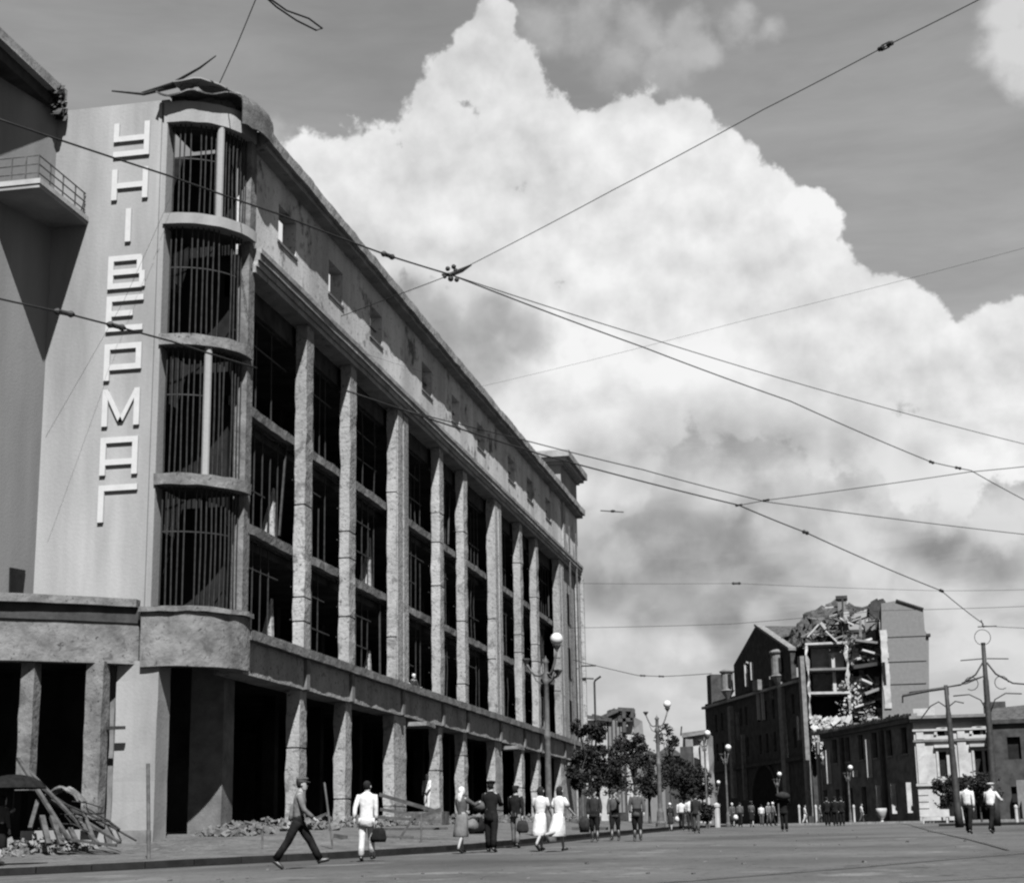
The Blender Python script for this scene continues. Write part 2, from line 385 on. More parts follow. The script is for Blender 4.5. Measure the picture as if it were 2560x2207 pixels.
for i, a in enumerate(acc):
    d = (acc[min(i+1, len(acc)-1)]-acc[max(i-1, 0)]).normalized(); nn = Vector((d.y, -d.x, 0))
    for w in (.03, .9+.2*noise.noise(Vector((i*.2, 0, 0)))):
        r = a+nn*w; mb.v.append((r.x, r.y, gz(r.x, r.y)+.012))
mb.f = [(2*i, 2*i+1, 2*i+3, 2*i+2) for i in range(len(acc)-1)]
o = mb.build('gutter', 'gutter', fix=False); o['kind'] = 'structure'
def gpt(x, y):
    """where a mark seen at this bearing lies on the road"""
    Y = 30.0
    for _ in range(60):
        p = onY(x, y, Y); dz = p.z-gz(p.x, p.y); Y = max(8, min(200, Y+dz*14))
    p = onY(x, y, Y); return Vector((p.x, p.y, gz(p.x, p.y)))
for line in ([(1650,2207),(1900,2188),(2150,2168),(2350,2150),(2700,2122)], [(2250,2207),(2400,2199),(2560,2192),(2800,2180)],[(2240,2056),(2330,2078),(2420,2098),(2520,2125)]):
    P = [gpt(a, b) for a, b in line]; mb = MB(); Q = []
    for a, b in zip(P, P[1:]):
        for k in range(8): Q.append(a.lerp(b, k/8))
    Q.append(P[-1])
    for w0, w1, dz in ((-.05, .05, .02),):
        for i, q in enumerate(Q):
            d = (Q[min(i+1, len(Q)-1)]-Q[max(i-1, 0)]).normalized(); nn = Vector((d.y, -d.x, 0)).normalized()
            for w in (w0, w1): r = q+nn*w; mb.v.append((r.x, r.y, gz(r.x, r.y)+dz))
    mb.f = [(2*i, 2*i+1, 2*i+3, 2*i+2) for i in range(len(Q)-1)]
    o = mb.build('tram_rail', 'rail', fix=False); o['kind'] = 'structure'

# ------------------------------------------------------------------ the department store
XF = -19.4
ST = thing('department_store', 'burnt out department store with tall pilasters and rounded glass corner, along the left pavement', 'building', (-22, 50, 1.5))
Y_END = 123.6
PIL = [(57.7,58.56),(63.4,64.3),(70.6,72.7),(78.8,79.7),(84.2,85.1),(92.0,94.1),(99.8,100.7),(105.3,106.2),(114.0,116.1),(121.9,123.6)]
for i, (a, b) in enumerate(PIL):
    wide = b-a > 1.5
    rg = sorted(random.sample([9.5,10.4,11.6,12.8,13.9,15.2,16.1,17.0,17.6,18.4,19.2], 3 if not wide else 2))
    subgrid_box(XF-.44, XF, a+.05, b, 8.44, 20.96, 26, .05, i*7, rg).build('pilaster', 'facade', ST)
    if wide:
        MB().box(XF, XF+.06, a+.12, (a+b)/2-.12, 8.5, 20.9).jitter(.012, 2).build('pilaster_strip', 'facade', ST)
        MB().box(XF, XF+.06, (a+b)/2+.12, b-.12, 8.5, 20.9).jitter(.012, 2).build('pilaster_strip', 'facade', ST)
    zg = G(XF, a)-.3
    subgrid_box(XF-.62, XF-.12, a+.1, b, zg, 6.99, 14, .05, i*5+3, [random.uniform(3, 6)]).build('pier', 'facade', ST)
# pilaster beside the rounded corner
subgrid_box(XF-.45, XF+.02, 51.45, 51.85, 8.44, 26.0, 20, .02, 99).build('pilaster', 'concrete', ST)
# cornice, ledge, lintel courses
def course(name, x0, x1, z0, z1, m, y0=51.6, y1=Y_END, seg=48, amp=.02, seed=0):
    mb = MB(); 
    for k in range(seg+1):
        y = y0+(y1-y0)*k/seg
        for (x, z) in ((x0,z0),(x1,z0),(x1,z1),(x0,z1)):
            j = noise.noise_vector(Vector((x, y*.9, z+seed)))*amp; j2 = noise.noise_vector(Vector((x*4, y*4, z*4+seed)))*amp*.7
            mb.v.append((x+(j.x+j2.x if x == x1 else 0), y, z+j.z+j2.z))
    for k in range(seg):
        for q in range(4): mb.f.append((k*4+q, k*4+(q+1)%4, (k+1)*4+(q+1)%4, (k+1)*4+q))
    e = seg*4; mb.f += [(0,3,2,1),(e,e+1,e+2,e+3)]
    return mb.build(name, m, ST)
course('ledge', XF-.5, XF+.26, 8.12, 8.44, 'concrete', seg=150, amp=.025)
course('lintel', XF-1.03, XF-.02, 7.0, 8.115, 'facade', seg=150, amp=.022)
course('cornice_moulding', XF-.7, XF+.14, 20.97, 21.18, 'cornice', amp=.015)
course('cornice_moulding', XF-.7, XF+.21, 21.185, 21.42, 'facade', amp=.015)
course('cornice_moulding', XF-.7, XF+.29, 21.425, 21.66, 'cornice', amp=.015)
course('cornice_moulding', XF-.7, XF+.34, 21.665, 21.86, 'cornice', amp=.02)
course('roof_cornice', XF-1.2, XF+.42, 25.62, 25.82, 'cornice', seg=150, amp=.04)
course('roof_cornice', XF-1.2, XF+.6, 25.825, 26.24, 'cornice', seg=200, amp=.04)
course('lintel', XF-1.0, XF-.62, 20.15, 20.965, 'brickdark', seg=60, amp=.02)  # dark tone puts the shade under the cornice into the colour
for zt in (12.36, 16.56):
    course('spandrel', XF-1.0, XF-.5, zt-.34, zt, 'concrete', seg=170, amp=.04, seed=zt)
# dark stripes hanging on the lintel where piers stand: short brackets
for (a, b) in PIL[:9]:
    MB().box(XF-.02, XF+.1, (a+b)/2-.2, (a+b)/2+.15, 7.02, 8.11).jitter(.02, 3).build('bracket', 'greytrim', ST)
for yc, ww in ((73.9,1.7),(95.4,1.9),(117.6,1.6)):
    MB().box(XF-.9, XF+.75, yc-ww/2, yc+ww/2, 6.62, 6.80).jitter(.04, 1.3).build('canopy', 'concrete', ST)
# attic wall with its window holes
AW = [(54.4,56.4),(60.5,62.4),(66.5,68.4),(75.6,77.6),(81.9,83.7),(88.1,90.1),(96.8,98.9),(103.0,105.0),(109.8,111.8)]
xa0, xa1 = XF-.6, XF-.05
MB().box(xa0, xa1, 51.6, Y_END, 21.865, 23.2).build('attic_wall', 'attic', ST)
MB().box(xa0, xa1, 51.6, Y_END, 24.62, 25.615).build('attic_wall', 'attic', ST)
pr = 51.6
for i, (a, b) in enumerate(AW+[(Y_END, Y_END)]):
    MB().box(xa0, xa1, pr, a, 23.203, 24.617).build('attic_wall', 'attic', ST); pr = b
for i, (a, b) in enumerate(AW):
    f = MB(); f.box(xa0+.1, xa1+.05, a-.12, b+.12, 23.1, 23.2); 
    f.build('window_sill', 'greytrim', ST)
    if i > 1:
        MB().bar((xa0+.3, a+.6, 23.2), (xa0+.3, a+.75, 24.6), .07).build('glazing_bar', 'steel', ST); MB().bar((xa0+.25, a, 23.9), (xa0+.25, b, 23.95), .06).build('glazing_bar', 'steel', ST)
# floors, back wall and inner columns
for zt in (8.1, 12.0, 16.2, 20.9):
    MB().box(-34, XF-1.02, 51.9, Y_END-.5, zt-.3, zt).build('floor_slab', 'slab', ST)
    if zt < 20:
        mb = MB()
        for k in range(11): mb.box(-33.9, XF-1.1, 57.6+k*6.2, 57.95+k*6.2, zt+3.4 if zt > 9 else zt+3.3, zt+3.85)
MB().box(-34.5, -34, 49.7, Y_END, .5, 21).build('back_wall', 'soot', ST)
MB().box(-34, XF-1.1, Y_END-.45, Y_END-.05, .5, 25.4).build('end_wall', 'brickdark', ST)
for k in range(11):
    for X in (-24.5, -29.5):
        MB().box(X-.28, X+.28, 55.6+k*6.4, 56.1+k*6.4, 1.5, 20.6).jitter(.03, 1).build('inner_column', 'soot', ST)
# steel window frames left in the bays, many bent or torn
edges = [(51.85,57.7),(58.56,63.4),(64.3,70.6),(72.7,78.8),(79.7,84.2),(85.1,92.0),(94.1,99.8),(100.7,105.3),(106.2,114.0)]
rf = random.Random(3)
for bi, (a, b) in enumerate(edges):
    for (z0, z1) in ((8.46,12.0),(12.4,16.2),(16.6,20.14)):
        mb = MB(); nb = int((b-a)/.95)
        for k in range(1, nb+1):
            if rf.random() < .15: continue
            y = a+(b-a)*k/(nb+1); bent = rf.random() < .2; top = z1 if rf.random() < .8 else z0+(z1-z0)*rf.uniform(.5, .9); w_ = .12 if bent else .015
            mb.tube([(XF-.8, y, z0), (XF-.8+rf.uniform(-w_, w_), y+rf.uniform(-w_, w_), (z0+top)/2), (XF-.8, y+rf.uniform(-w_, w_), top)], .03, 4)
        for hz in (.35, .7):
            if rf.random() < .75: z = z0+(z1-z0)*hz; mb.bar((XF-.8, a, z), (XF-.8, a+(b-a)*rf.uniform(.6, 1), z+rf.uniform(-.08, .03)), .05)
        if rf.random() < .2: mb.bar((XF-.7, b-.2, z1-.1), (XF-.55, b-rf.uniform(.6, 1.4), z0+.1), .07)
        if rf.random() < .2: mb.bar((XF-.75, a+rf.uniform(.1, 1), z1-.1), (XF-.55, a+rf.uniform(.1, .9), z0+.1), .06)
        mb.bar((XF-.8, a-.02, z0+.03), (XF-.8, b+.02, z0+.03), .06).bar((XF-.8, a-.02, z1-.03), (XF-.8, b+.02, z1-.03), .06)
        mb.build('window_frame', 'darksteel', ST)
    # sunlit slivers of inner piers, their lit triangles built as pale wedges
    if bi % 2 == 0:
        for z0 in (8.1, 12.36):
            w = rf.uniform(.5, .8)
            MB().prismdir([(XF-1.05, b-.35, z0), (XF-1.05-w, b-.35, z0), (XF-1.15, b-.35, z0+rf.uniform(1.6, 2.6))], (0, .25, 0)).build('partition_or_lit_sliver', 'facade', ST)
# end block: raised box over the far corner, pilaster strip and corner piers
MB().box(XF-3.6, XF-.02, 116.2, Y_END, 26.245, 28.3).build('roof_block', 'plaster', ST)
MB().box(XF-3.8, XF+.2, 115.95, Y_END+.2, 28.303, 28.5).build('roof_block_cornice', 'cornice', ST)
MB().box(XF-4.1, XF+.5, 115.6, Y_END+.5, 28.503, 28.75).build('roof_block_cornice', 'trim', ST)
MB().box(XF-4.3, XF+.75, 115.4, Y_END+.7, 28.753, 29.25).jitter(.03, 1).build('roof_block_cornice', 'cornice', ST)
MB().box(XF-3.0, XF+.12, 117.4, Y_END+.1, 26.3, 26.8).build('roof_block_base', 'plaster', ST)
MB().box(XF-.1, XF+.1, 116.3, 117.1, 21.87, 25.61).build('pilaster', 'facade', ST)
MB().box(XF-.6, XF-.15, 116.15, 121.9, 8.45, 20.95).build('end_bay_wall', 'facade', ST)
for zt in (10.2, 14.0, 18.0):
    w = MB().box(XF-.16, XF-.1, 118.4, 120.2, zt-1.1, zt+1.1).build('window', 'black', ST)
    MB().box(XF-.1, XF-.07, 119.25, 119.35, zt-1.1, zt+1.1).build('glazing_bar', 'greytrim', w)
MB().box(XF-1.2, XF-.38, 116.15, 121.8, 1.5, 6.99).build('end_bay_wall', 'facade', ST)
for yy_ in (117.8, 120.9): MB().tube([(XF+.25, yy_, 3), (XF+.25, yy_, 24)], .07, 6).build('drain_pipe', 'steel', ST)
# little lamp bracket at the end bay
MB().bar((XF, 123.0, 14.2), (XF+1.2, 123.0, 14.2), .1).build('bracket', 'darksteel', ST)
MB().prism([(XF, 123.65), (XF+.3, 123.65), (XF+.3, 123.95), (XF, 123.95)], 8.6, 21).build('rear_pilaster', 'facade', ST)

# rounded glass corner
TC = (-21.6, 51.3); TR = 2.2; A0, A1 = -PI/2, 0.0
def zf(y): return onY(400, y, 49.1).z
rings = [(zf(540), zf(566)), (zf(840), zf(866)), (zf(1186), zf(1214))]
for k, (zt, zb) in enumerate(rings):
    mb = MB().ring(TC, TR-.3, TR+.22, zb, zt, A0, A1+.05, 30)
    if k: mb.jitter(.04, 1.8, k)
    else: mb.jitter(.02, 2, k)
    mb.build('corner_ring', 'concrete' if k else 'plaster', ST)
zdt, zdb = 8.95, 7.05
MB().ring(TC, TR-.3, TR+.36, zdt-.16, zdt, A0-.12, A1+.1, 36).jitter(.05, 2.2).build('corner_ledge', 'concrete', ST)
MB().ring(TC, TR-.35, TR+.26, zdb, zdt-.165, A0-.1, A1+.08, 36).jitter(.03, 1.4).build('corner_drum', 'concrete', ST)
ztt = zf(312); ztop = zf(262)
MB().ring(TC, TR-.35, TR+.16, ztt, ztop, A0, A1+.06, 30).jitter(.04, 2).build('corner_ring', 'plaster', ST)
secs = [(rings[0][0], ztt), (rings[1][0], rings[0][1]), (rings[2][0], rings[1][1]), (zdt, rings[2][1])]
for k, (z0, z1) in enumerate(secs):
    mb = MB(); rr = TR-.12
    for j in range(1, 18):
        if rf.random() < .08: continue
        q = A0+(A1-A0)*(j+rf.uniform(-.12, .12))/18; x, y = TC[0]+rr*math.cos(q), TC[1]+rr*math.sin(q)
        mb.tube([(x, y, z0), (x+rf.uniform(-.03, .03), y, (z0+z1)/2), (x, y, z1)], .027, 4)
    mb.ring(TC, rr-.04, rr+.02, z0+.02, z0+.07, A0, A1, 20)
    mb.ring(TC, rr-.03, rr+.0, z0+(z1-z0)*.62, z0+(z1-z0)*.62+.04, A0+.1, A0+rf.uniform(.7, 1.3), 14)
    mb.build('window_frame', 'darksteel', ST)
    if k in (0, 2):
        q = A0+.46*PI/2*(1.15 if k == 0 else 1.0)
        MB().lathe((TC[0]+(TR+.02)*math.cos(q), TC[1]+(TR+.02)*math.sin(q), 0), [(.13, z0), (.13, z1)], 10).build('corner_mullion', 'plaster', ST)
    MB().box(TC[0]+TR-.28, TC[0]+TR+.06, TC[1]-.12, TC[1]+.22, z0, z1).jitter(.012, 3).build('corner_mullion', 'concrete', ST)
MB().box(-23.6, XF-.75, 51.6, 51.85, 8.9, 25.6).build('partition_wall', 'black', ST)  # both partitions coloured black to stand in for the unlit corner interior
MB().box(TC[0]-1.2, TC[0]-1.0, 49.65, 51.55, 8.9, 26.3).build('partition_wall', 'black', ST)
for z in (rings[0][1], rings[1][1], rings[2][1], ztt-.1):
    MB().ring(TC, .02, TR-.31, z-.02, z+.15, A0, A1, 16).build('floor_slab', 'slab', ST)
MB().ring(TC, .02, TR-.36, 8.4, 8.6, A0-.2, A1+.08, 20).build('floor_slab', 'slab', ST)
# torn roof over the corner: buckled sheets, a hanging curled flap, a pale slab
def sheet(cx, cy, cz, w, l, nx, ny, fn, name, m):
    mb = MB()
    for j in range(ny+1):
        for i in range(nx+1):
            mb.v.append(fn(i/nx, j/ny))
    mb.f = [(j*(nx+1)+i, j*(nx+1)+i+1, (j+1)*(nx+1)+i+1, (j+1)*(nx+1)+i) for j in range(ny) for i in range(nx)]
    o = mb.build(name, m, ST, smooth=False)
    md = o.modifiers.new('thick', 'SOLIDIFY'); md.thickness = .05
    return o
def f1(u, v):
    q = A0-.1+u*1.75; r = .3+v*2.45
    z = ztop+.55-.3*v+.12*math.sin(u*9+v*3)*v+.22*noise.noise(Vector((u*6, v*4, 1)))
    return (TC[0]+r*math.cos(q), TC[1]+r*math.sin(q), z)
sheet(0,0,0,0,0,22,8,f1,'torn_roof','sheet')
def f2(u, v):
    q = A1-.55+u*.8; t = v*2.2
    r = 1.95+.9*math.sin(min(t, 1.6)); z = ztop+.75-.1*t-.5*t*t*.5+.1*noise.noise(Vector((u*7, v*6, 5)))
    return (TC[0]+r*math.cos(q), TC[1]+r*math.sin(q), z)
sheet(0,0,0,0,0,10,12,f2,'curled_roof_sheet','sheet')
def f3(u, v):
    q = A0+.1+u*1.1; r = 1.6+v*1.0
    return (TC[0]+r*math.cos(q), TC[1]+r*math.sin(q), ztop+.75+.12*math.sin(u*5)-.1*v+.15*noise.noise(Vector((u*5, v*5, 9))))
sheet(0,0,0,0,0,12,4,f3,'torn_roof','plaster')
MB().ring(TC, .1, TR-.1, ztop, ztop+.4, A0, A1, 14).jitter(.12, 1.5).build('roof_slab', 'concrete', ST)
MB().box(TC[0]-.1, TC[0]+TR+.1, TC[1], TC[1]+.6, ztop-.1, ztop+.5).jitter(.1, 1.5).build('roof_slab', 'concrete', ST)
MB().tube([onY(355,235,49.4), onY(430,210,49.2), onY(500,170,48.9), onY(540,140,48.7)], [.07,.06,.04,.02], 6).build('bent_rod', 'darksteel', ST)
MB().tube([onY(280,228,49.3), onY(360,236,49.3), onY(440,215,49.3)], [.03,.05,.08], 6).build('bent_rod', 'darksteel', ST)

# wall with the name, side wall, gap between
YW = 49.1
MB().box(-25.75, TC[0], YW, YW+.5, 8.8, 26.62).build('front_wall', 'plaster', ST)
MB().box(TC[0]-.12, TC[0]+.02, YW-.14, YW-.002, 8.9, 26.5).jitter(.01, 2).build('wall_strip', 'plaster', ST)
MB().box(TC[0]-.36, TC[0]-.24, YW-.07, YW-.002, 8.9, 26.5).jitter(.01, 2).build('wall_strip', 'plaster', ST)
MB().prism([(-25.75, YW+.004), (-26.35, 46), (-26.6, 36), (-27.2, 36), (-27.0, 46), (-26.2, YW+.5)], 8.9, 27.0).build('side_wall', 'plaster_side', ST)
# side window low on the curved wall
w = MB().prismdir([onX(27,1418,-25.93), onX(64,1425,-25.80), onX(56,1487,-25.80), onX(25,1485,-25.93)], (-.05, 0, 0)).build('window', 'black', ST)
# eave of the side wing and its broken end
MB().prism([(-25.42, 49.05), (-25.42, 36), (-27.3, 36), (-27.3, 49.05)], 27.0, 27.35).jitter(.05, 1.1).build('eave', 'cornice', ST)
MB().prism([(-25.7, 49.0), (-25.7, 36), (-27.3, 36), (-27.3, 49.0)], 26.55, 26.995).build('eave', 'brickdark', ST)
mb = MB()
for k in range(60):
    c = Vector((-25.5+random.uniform(-.25, .08), 48.75+random.uniform(-.5, .3), 26.75+random.uniform(-.5, .6)))
    s = random.uniform(.04, .11); mb.obox(c, (s, s*.3, 0), (-s*.3, s, .1), (0, .05, s*random.uniform(.4, .9)))
mb.build('broken_masonry', 'brickdark', ST, kind='stuff')
# balcony slab, door and railing
BX, BY0 = -24.45, 45.6
MB().prism([(BX, YW-.003), (BX, BY0), (-26.45, BY0), (-26.2, 47), (-25.78, YW-.003)], 22.25, 22.5).build('balcony_slab', 'plaster', ST)
MB().prism([(BX+.04, YW-.004), (BX+.04, BY0-.04), (-26.3, BY0-.04), (-26.3, BY0-.002), (BX+.002, BY0-.002), (BX+.002, YW-.004)], 22.38, 22.55).build('balcony_edge', 'trim', ST)
MB().prismdir([onY(97,355,YW-.03), onY(132,372,YW-.03), onY(118,448,YW-.03), onY(92,440,YW-.03)], (0, .02, 0)).build('balcony_door', 'black', ST)
rl = MB()
for z in (22.8, 23.1, 23.4):
    rl.tube([(-26.2, BY0+.08, z), (BX-.1, BY0+.08, z), (BX-.1, YW-.05, z)], .024, 6)
for x in (-26.0, -25.5, -25.0, BX-.1): rl.bar((x, BY0+.08, 22.5), (x, BY0+.08, 23.42), .04)
for y in (46.5, 47.4, 48.3, 48.95): rl.bar((BX-.1, y, 22.5), (BX-.1, y, 23.42), .04)
rl.build('balcony_railing', 'steel', ST)
# letters of the shop sign, each a raised letter in strokes
XL = onY(287, 350, YW).x; XR = onY(376, 350, YW).x; LW = XR-XL; SW = .195
def zl(y): return onY(320, y, YW).z
LET = [('letter_u', 310, 393), ('letter_n', 424, 500), ('letter_i', 524, 606), ('letter_v', 640, 722), ('letter_ye', 740, 828), ('letter_r', 859, 950), ('letter_m', 972, 1064), ('letter_a', 1092, 1186), ('letter_g', 1211, 1303)]
Yl0, Yl1 = YW-.09, YW-.003
for nm, yt, yb in LET:
    zt, zb = zl(yt), zl(yb); h = zt-zb; mb = MB()
    def hb(x0, x1, zc, w=SW): mb.box(XL+x0*LW, XL+x1*LW, Yl0, Yl1, zc-w/2, zc+w/2)
    def vb(xc, z0, z1, w=SW): mb.box(XL+xc*LW-w/2, XL+xc*LW+w/2, Yl0-.002, Yl1, z0, z1)
    L0, L1 = SW/2/LW, 1-SW/2/LW
    if nm == 'letter_u':
        vb(L0, zt-.55*h, zt); vb(L1, zb+.0*h, zt); hb(L0, L1, zt-.55*h+SW/2); hb(0, L1, zb+SW/2)
    elif nm == 'letter_n': vb(L0, zb, zt); vb(L1, zb, zt); hb(L0, L1, (zt+zb)/2-.05)
    elif nm == 'letter_i': vb(.5, zb, zt)
    elif nm == 'letter_v':
        vb(L0, zb, zt); hb(L0, .9, zt-SW/2); hb(L0, .92, (zt+zb)/2); hb(L0, .95, zb+SW/2); vb(.86, (zt+zb)/2, zt-.05); vb(.94, zb+.03, (zt+zb)/2)
    elif nm == 'letter_ye': vb(L0, zb, zt); hb(L0, 1, zt-SW/2); hb(L0, .72, (zt+zb)/2); hb(L0, 1, zb+SW/2)
    elif nm == 'letter_r': vb(L0, zb, zt); hb(L0, L1, zt-SW/2); vb(L1, zt-.72*h, zt); hb(L0, L1, zt-.72*h+SW/2)
    elif nm == 'letter_m':
        vb(L0, zb, zt); vb(L1, zb, zt)
        for sx in (0, 1):
            x0 = XL+(L0 if sx == 0 else L1)*LW; xm = XL+.5*LW
            q = SW*.62
            mb.prismdir([(x0-q*.6, Yl0-.004, zt), (x0+q*.6, Yl0-.004, zt), (xm+q*.7, Yl0-.004, zb+.12*h), (xm-q*.7, Yl0-.004, zb+.12*h)], (0, .088, 0))
    elif nm == 'letter_a': vb(L0, zb, zt); vb(L1, zb, zt); hb(L0, L1, zt-SW/2); hb(L0, L1, zt-.66*h)
    elif nm == 'letter_g': vb(L0, zb, zt); hb(L0, 1.02, zt-SW/2)
    mb.build(nm, 'letter', ST)

# ground floor of the corner: bowed ledge, beam, columns, big pier
def arc_pts(x0, x1, y0, y1, bow, n=20):
    return [(x0+(x1-x0)*t, y0+(y1-y0)*t-bow*4*t*(1-t)) for t in [i/n for i in range(n+1)]]
def bowed(name, z0, z1, dy, thick, m, x0=-32, x1=-22.0, j=.02):
    a = arc_pts(x0, x1, 44.0+dy, 49.0+dy*.6, 1.0); b = [(p[0], p[1]+thick) for p in a]
    return MB().prism(a+b[::-1], z0, z1).jitter(j, 1.5).build(name, m, ST)
bowed('bowed_ledge', 8.95, 9.2, -.35, 1.6, 'concrete')
bowed('ledge_shadow_band', 8.45, 8.945, .0, .7, 'brickdark')  # dark band standing in for the shadow gap under the ledge
bowed('bowed_beam', 7.15, 8.445, .12, .6, 'concrete')
bowed('porch_roof', 8.0, 8.3, .8, 8, 'slab', x1=-22.6, j=0)
def colpx(xa, xb, ybot, Y, dep, name, m, ztop_=7.2, amp=.03, seed=0):
    a = onY(xa, ybot, Y); b = onY(xb, ybot, Y)
    return subgrid_box(a.x, b.x, Y, Y+dep, a.z-.3, ztop_, 9, amp, seed).build(name, m, ST)
colpx(38, 72, 1950, 47.2, .45, 'column', 'concrete', seed=4)
colpx(200, 243, 2050, 48.2, .5, 'column', 'concrete', seed=8)
subgrid_box(onY(288,1800,49.0).x, onY(392,1800,49.0).x, 49.0, 50.0, 1.0, 7.25, 10, .03, 21).build('corner_pier', 'plaster', ST)
subgrid_box(onY(272,1800,49.3).x, onY(286,1800,49.3).x, 49.3, 49.6, 1.2, 7.2, 10, .03, 22).build('door_post', 'greytrim', ST)
MB().bar(onY(240,1820,48.6), onY(312,1818,48.6), .1).build('broken_rail', 'darksteel', ST)
subgrid_box(onY(473,1900,52.6).x, onY(556,1900,52.6).x, 52.6, 53.6, 1.0, 7.6, 10, .02, 31).build('inner_pier', 'brickmid', ST)  # darker than the outer piers, its shade put into the colour
MB().box(-32, -22.2, 57.5, 57.9, .5, 8).build('inner_wall', 'soot', ST)
MB().box(-34, -22.0, 49.4, 51.9, 8.3, 8.7).build('floor_slab', 'slab', ST)
MB().box(-22.0, XF-.05, 51.4, 53.5, 8.0, 8.11).build('floor_slab', 'slab', ST)
for z in (12.0, 16.2, 20.6): MB().box(-33.9, -22.0, 49.75, 51.9, z-.3, z).build('floor_slab', 'slab', ST)
MB().box(-33, -25, 47.0, 49.0, .6, 1.75).jitter(.05, 1).build('plinth', 'concrete', ST)
MB().box(-25.4, onY(294,1800,49).x-.02, 48.4, 49.3, .8, 2.05).jitter(.05, 1).build('plinth', 'plaster', ST)
colpx(300, 365, 2100, 48.6, .35, 'block', 'greytrim', ztop_=2.0)

# ------------------------------------------------------------------ rubble heaps at the foot of the store
def rubble(name, pts, nch, smin, smax, m, label, cat='rubble', seed=1):
    rr = random.Random(seed); mb = MB()
    for _ in range(nch):
        (x, y, r, h) = rr.choice(pts); q = rr.uniform(0, 2*PI); d = r*math.sqrt(rr.random())
        px, py = x+d*math.cos(q), y+d*math.sin(q)
        z = G(px, py)+h*max(0, 1-d/r)*rr.uniform(.2, 1.0); s = rr.uniform(smin, smax)*(1.6 if rr.random() < .06 else 1)
        ax = Vector((rr.uniform(-1,1), rr.uniform(-1,1), rr.uniform(-.5,.5))).normalized()
        ay = ax.cross(Vector((rr.uniform(-1,1), rr.uniform(-1,1), rr.uniform(-1,1)))).normalized(); az = ax.cross(ay)
        mb.obox((px, py, z), ax*s*rr.uniform(.6, 1.3), ay*s*rr.uniform(.4, 1), az*s*rr.uniform(.25, .7))
    o = mb.build(name, m); o['kind'] = 'stuff'; o['label'] = label; return o
rubble('rubble', [(-20.2+random.uniform(-.7,.9), y, 1.3, .45) for y in range(52, 122, 2)], 5200, .04, .14, 'rubble', 'broken masonry strewn along the foot of the department store')
rubble('rubble', [(-20.6, y, 1.0, .35) for y in range(54, 120, 5)]+[(-24.2,46.8,2.2,.5),(-27,46.5,2.5,1.0)], 2200, .03, .11, 'rubblel', 'pale broken plaster heaped below the store openings', seed=5)

# ------------------------------------------------------------------ debris: leaning timbers, rods, barrier
def stick(name, pts, r, m, label, cat, group=None, n=5, flat=None):
    mb = MB()
    if flat: 
        for a, b in zip(pts, pts[1:]): mb.bar(a, b, flat[0], flat[1])
    else: mb.tube(pts, r, n)
    o = mb.build(name, m); return tag(o, label, cat, group)
def leanpt(x, y, Y): p = onY(x, y, Y); return p
LT = [((45,1895),(178,2108),46.4,45.0,.07,'longest beam of the leaning wreckage, running from the umbrella down to the pavement'),
      ((70,1925),(250,2112),46.8,44.6,.06,'second long beam lying across the wreckage pile'),
      ((100,1985),(300,2105),46.6,44.5,.06,'bent bar sloping right out of the wreckage pile'),
      ((120,1990),(340,2100),46.2,44.4,.03,'thin rod farthest right in the wreckage pile'),
      ((105,2040),(122,2110),45.6,44.8,.09,'short dark stub standing left in the wreckage pile'),
      ((130,2040),(155,2112),45.4,44.8,.09,'short dark stub standing just right of the leftmost stub'),
      ((95,2000),(75,2070),46.0,45.2,.07,'slanting stub nearest the person with the umbrella'),
      ((175,2070),(195,2112),45.2,44.9,.08,'small stub under the middle of the wreckage pile'),
      ((205,2020),(238,2108),45.6,44.7,.06,'steep bar crossing the middle of the wreckage pile'),
      ((90,1960),(260,2070),46.9,45.2,.05,'upper bar of the wreckage pile against the dark opening'),
      ((150,2095),(290,2113),44.9,44.5,.06,'bar lying flat at the foot of the wreckage pile')]
for (a, b, Ya, Yb, r, lab) in LT:
    p = onY(*a, Ya); q = onY(*b, Yb); q.z = max(q.z, G(q.x, q.y)+r*.6)
    mid = (p+q)/2+Vector((random.uniform(-.08,.08), 0, random.uniform(-.12,.1)))
    stick('broken_beam', [p, mid, q] if r <= .05 else [p, q], r, 'wood' if r > .05 else 'darksteel', lab, 'beam', 'wreckage leaning before the corner of the store', flat=(r*1.7, r*1.2) if r > .05 else None)
rr_ = random.Random(12)
for k in range(16):
    x0 = rr_.uniform(90, 270); y0 = rr_.uniform(2000, 2085); an = rr_.gauss(.6, .5); L = rr_.uniform(30, 85)
    p = onY(x0, y0, rr_.uniform(45.4, 46.6)); q = onY(x0+L*math.cos(an), y0+L*math.sin(an), rr_.uniform(44.6, 45.4)); q.z = max(q.z, G(q.x, q.y)+.02)
    mid = (p+q)/2+Vector((rr_.uniform(-.15,.15), rr_.uniform(-.1,.1), rr_.uniform(-.15,.15)))
    stick('twisted_rod', [p, p.lerp(mid, .6), mid, q], rr_.uniform(.014, .03), 'darksteel', 'thin twisted rod tangled among the wreckage before the corner opening', 'rod', 'twisted rods in the wreckage')
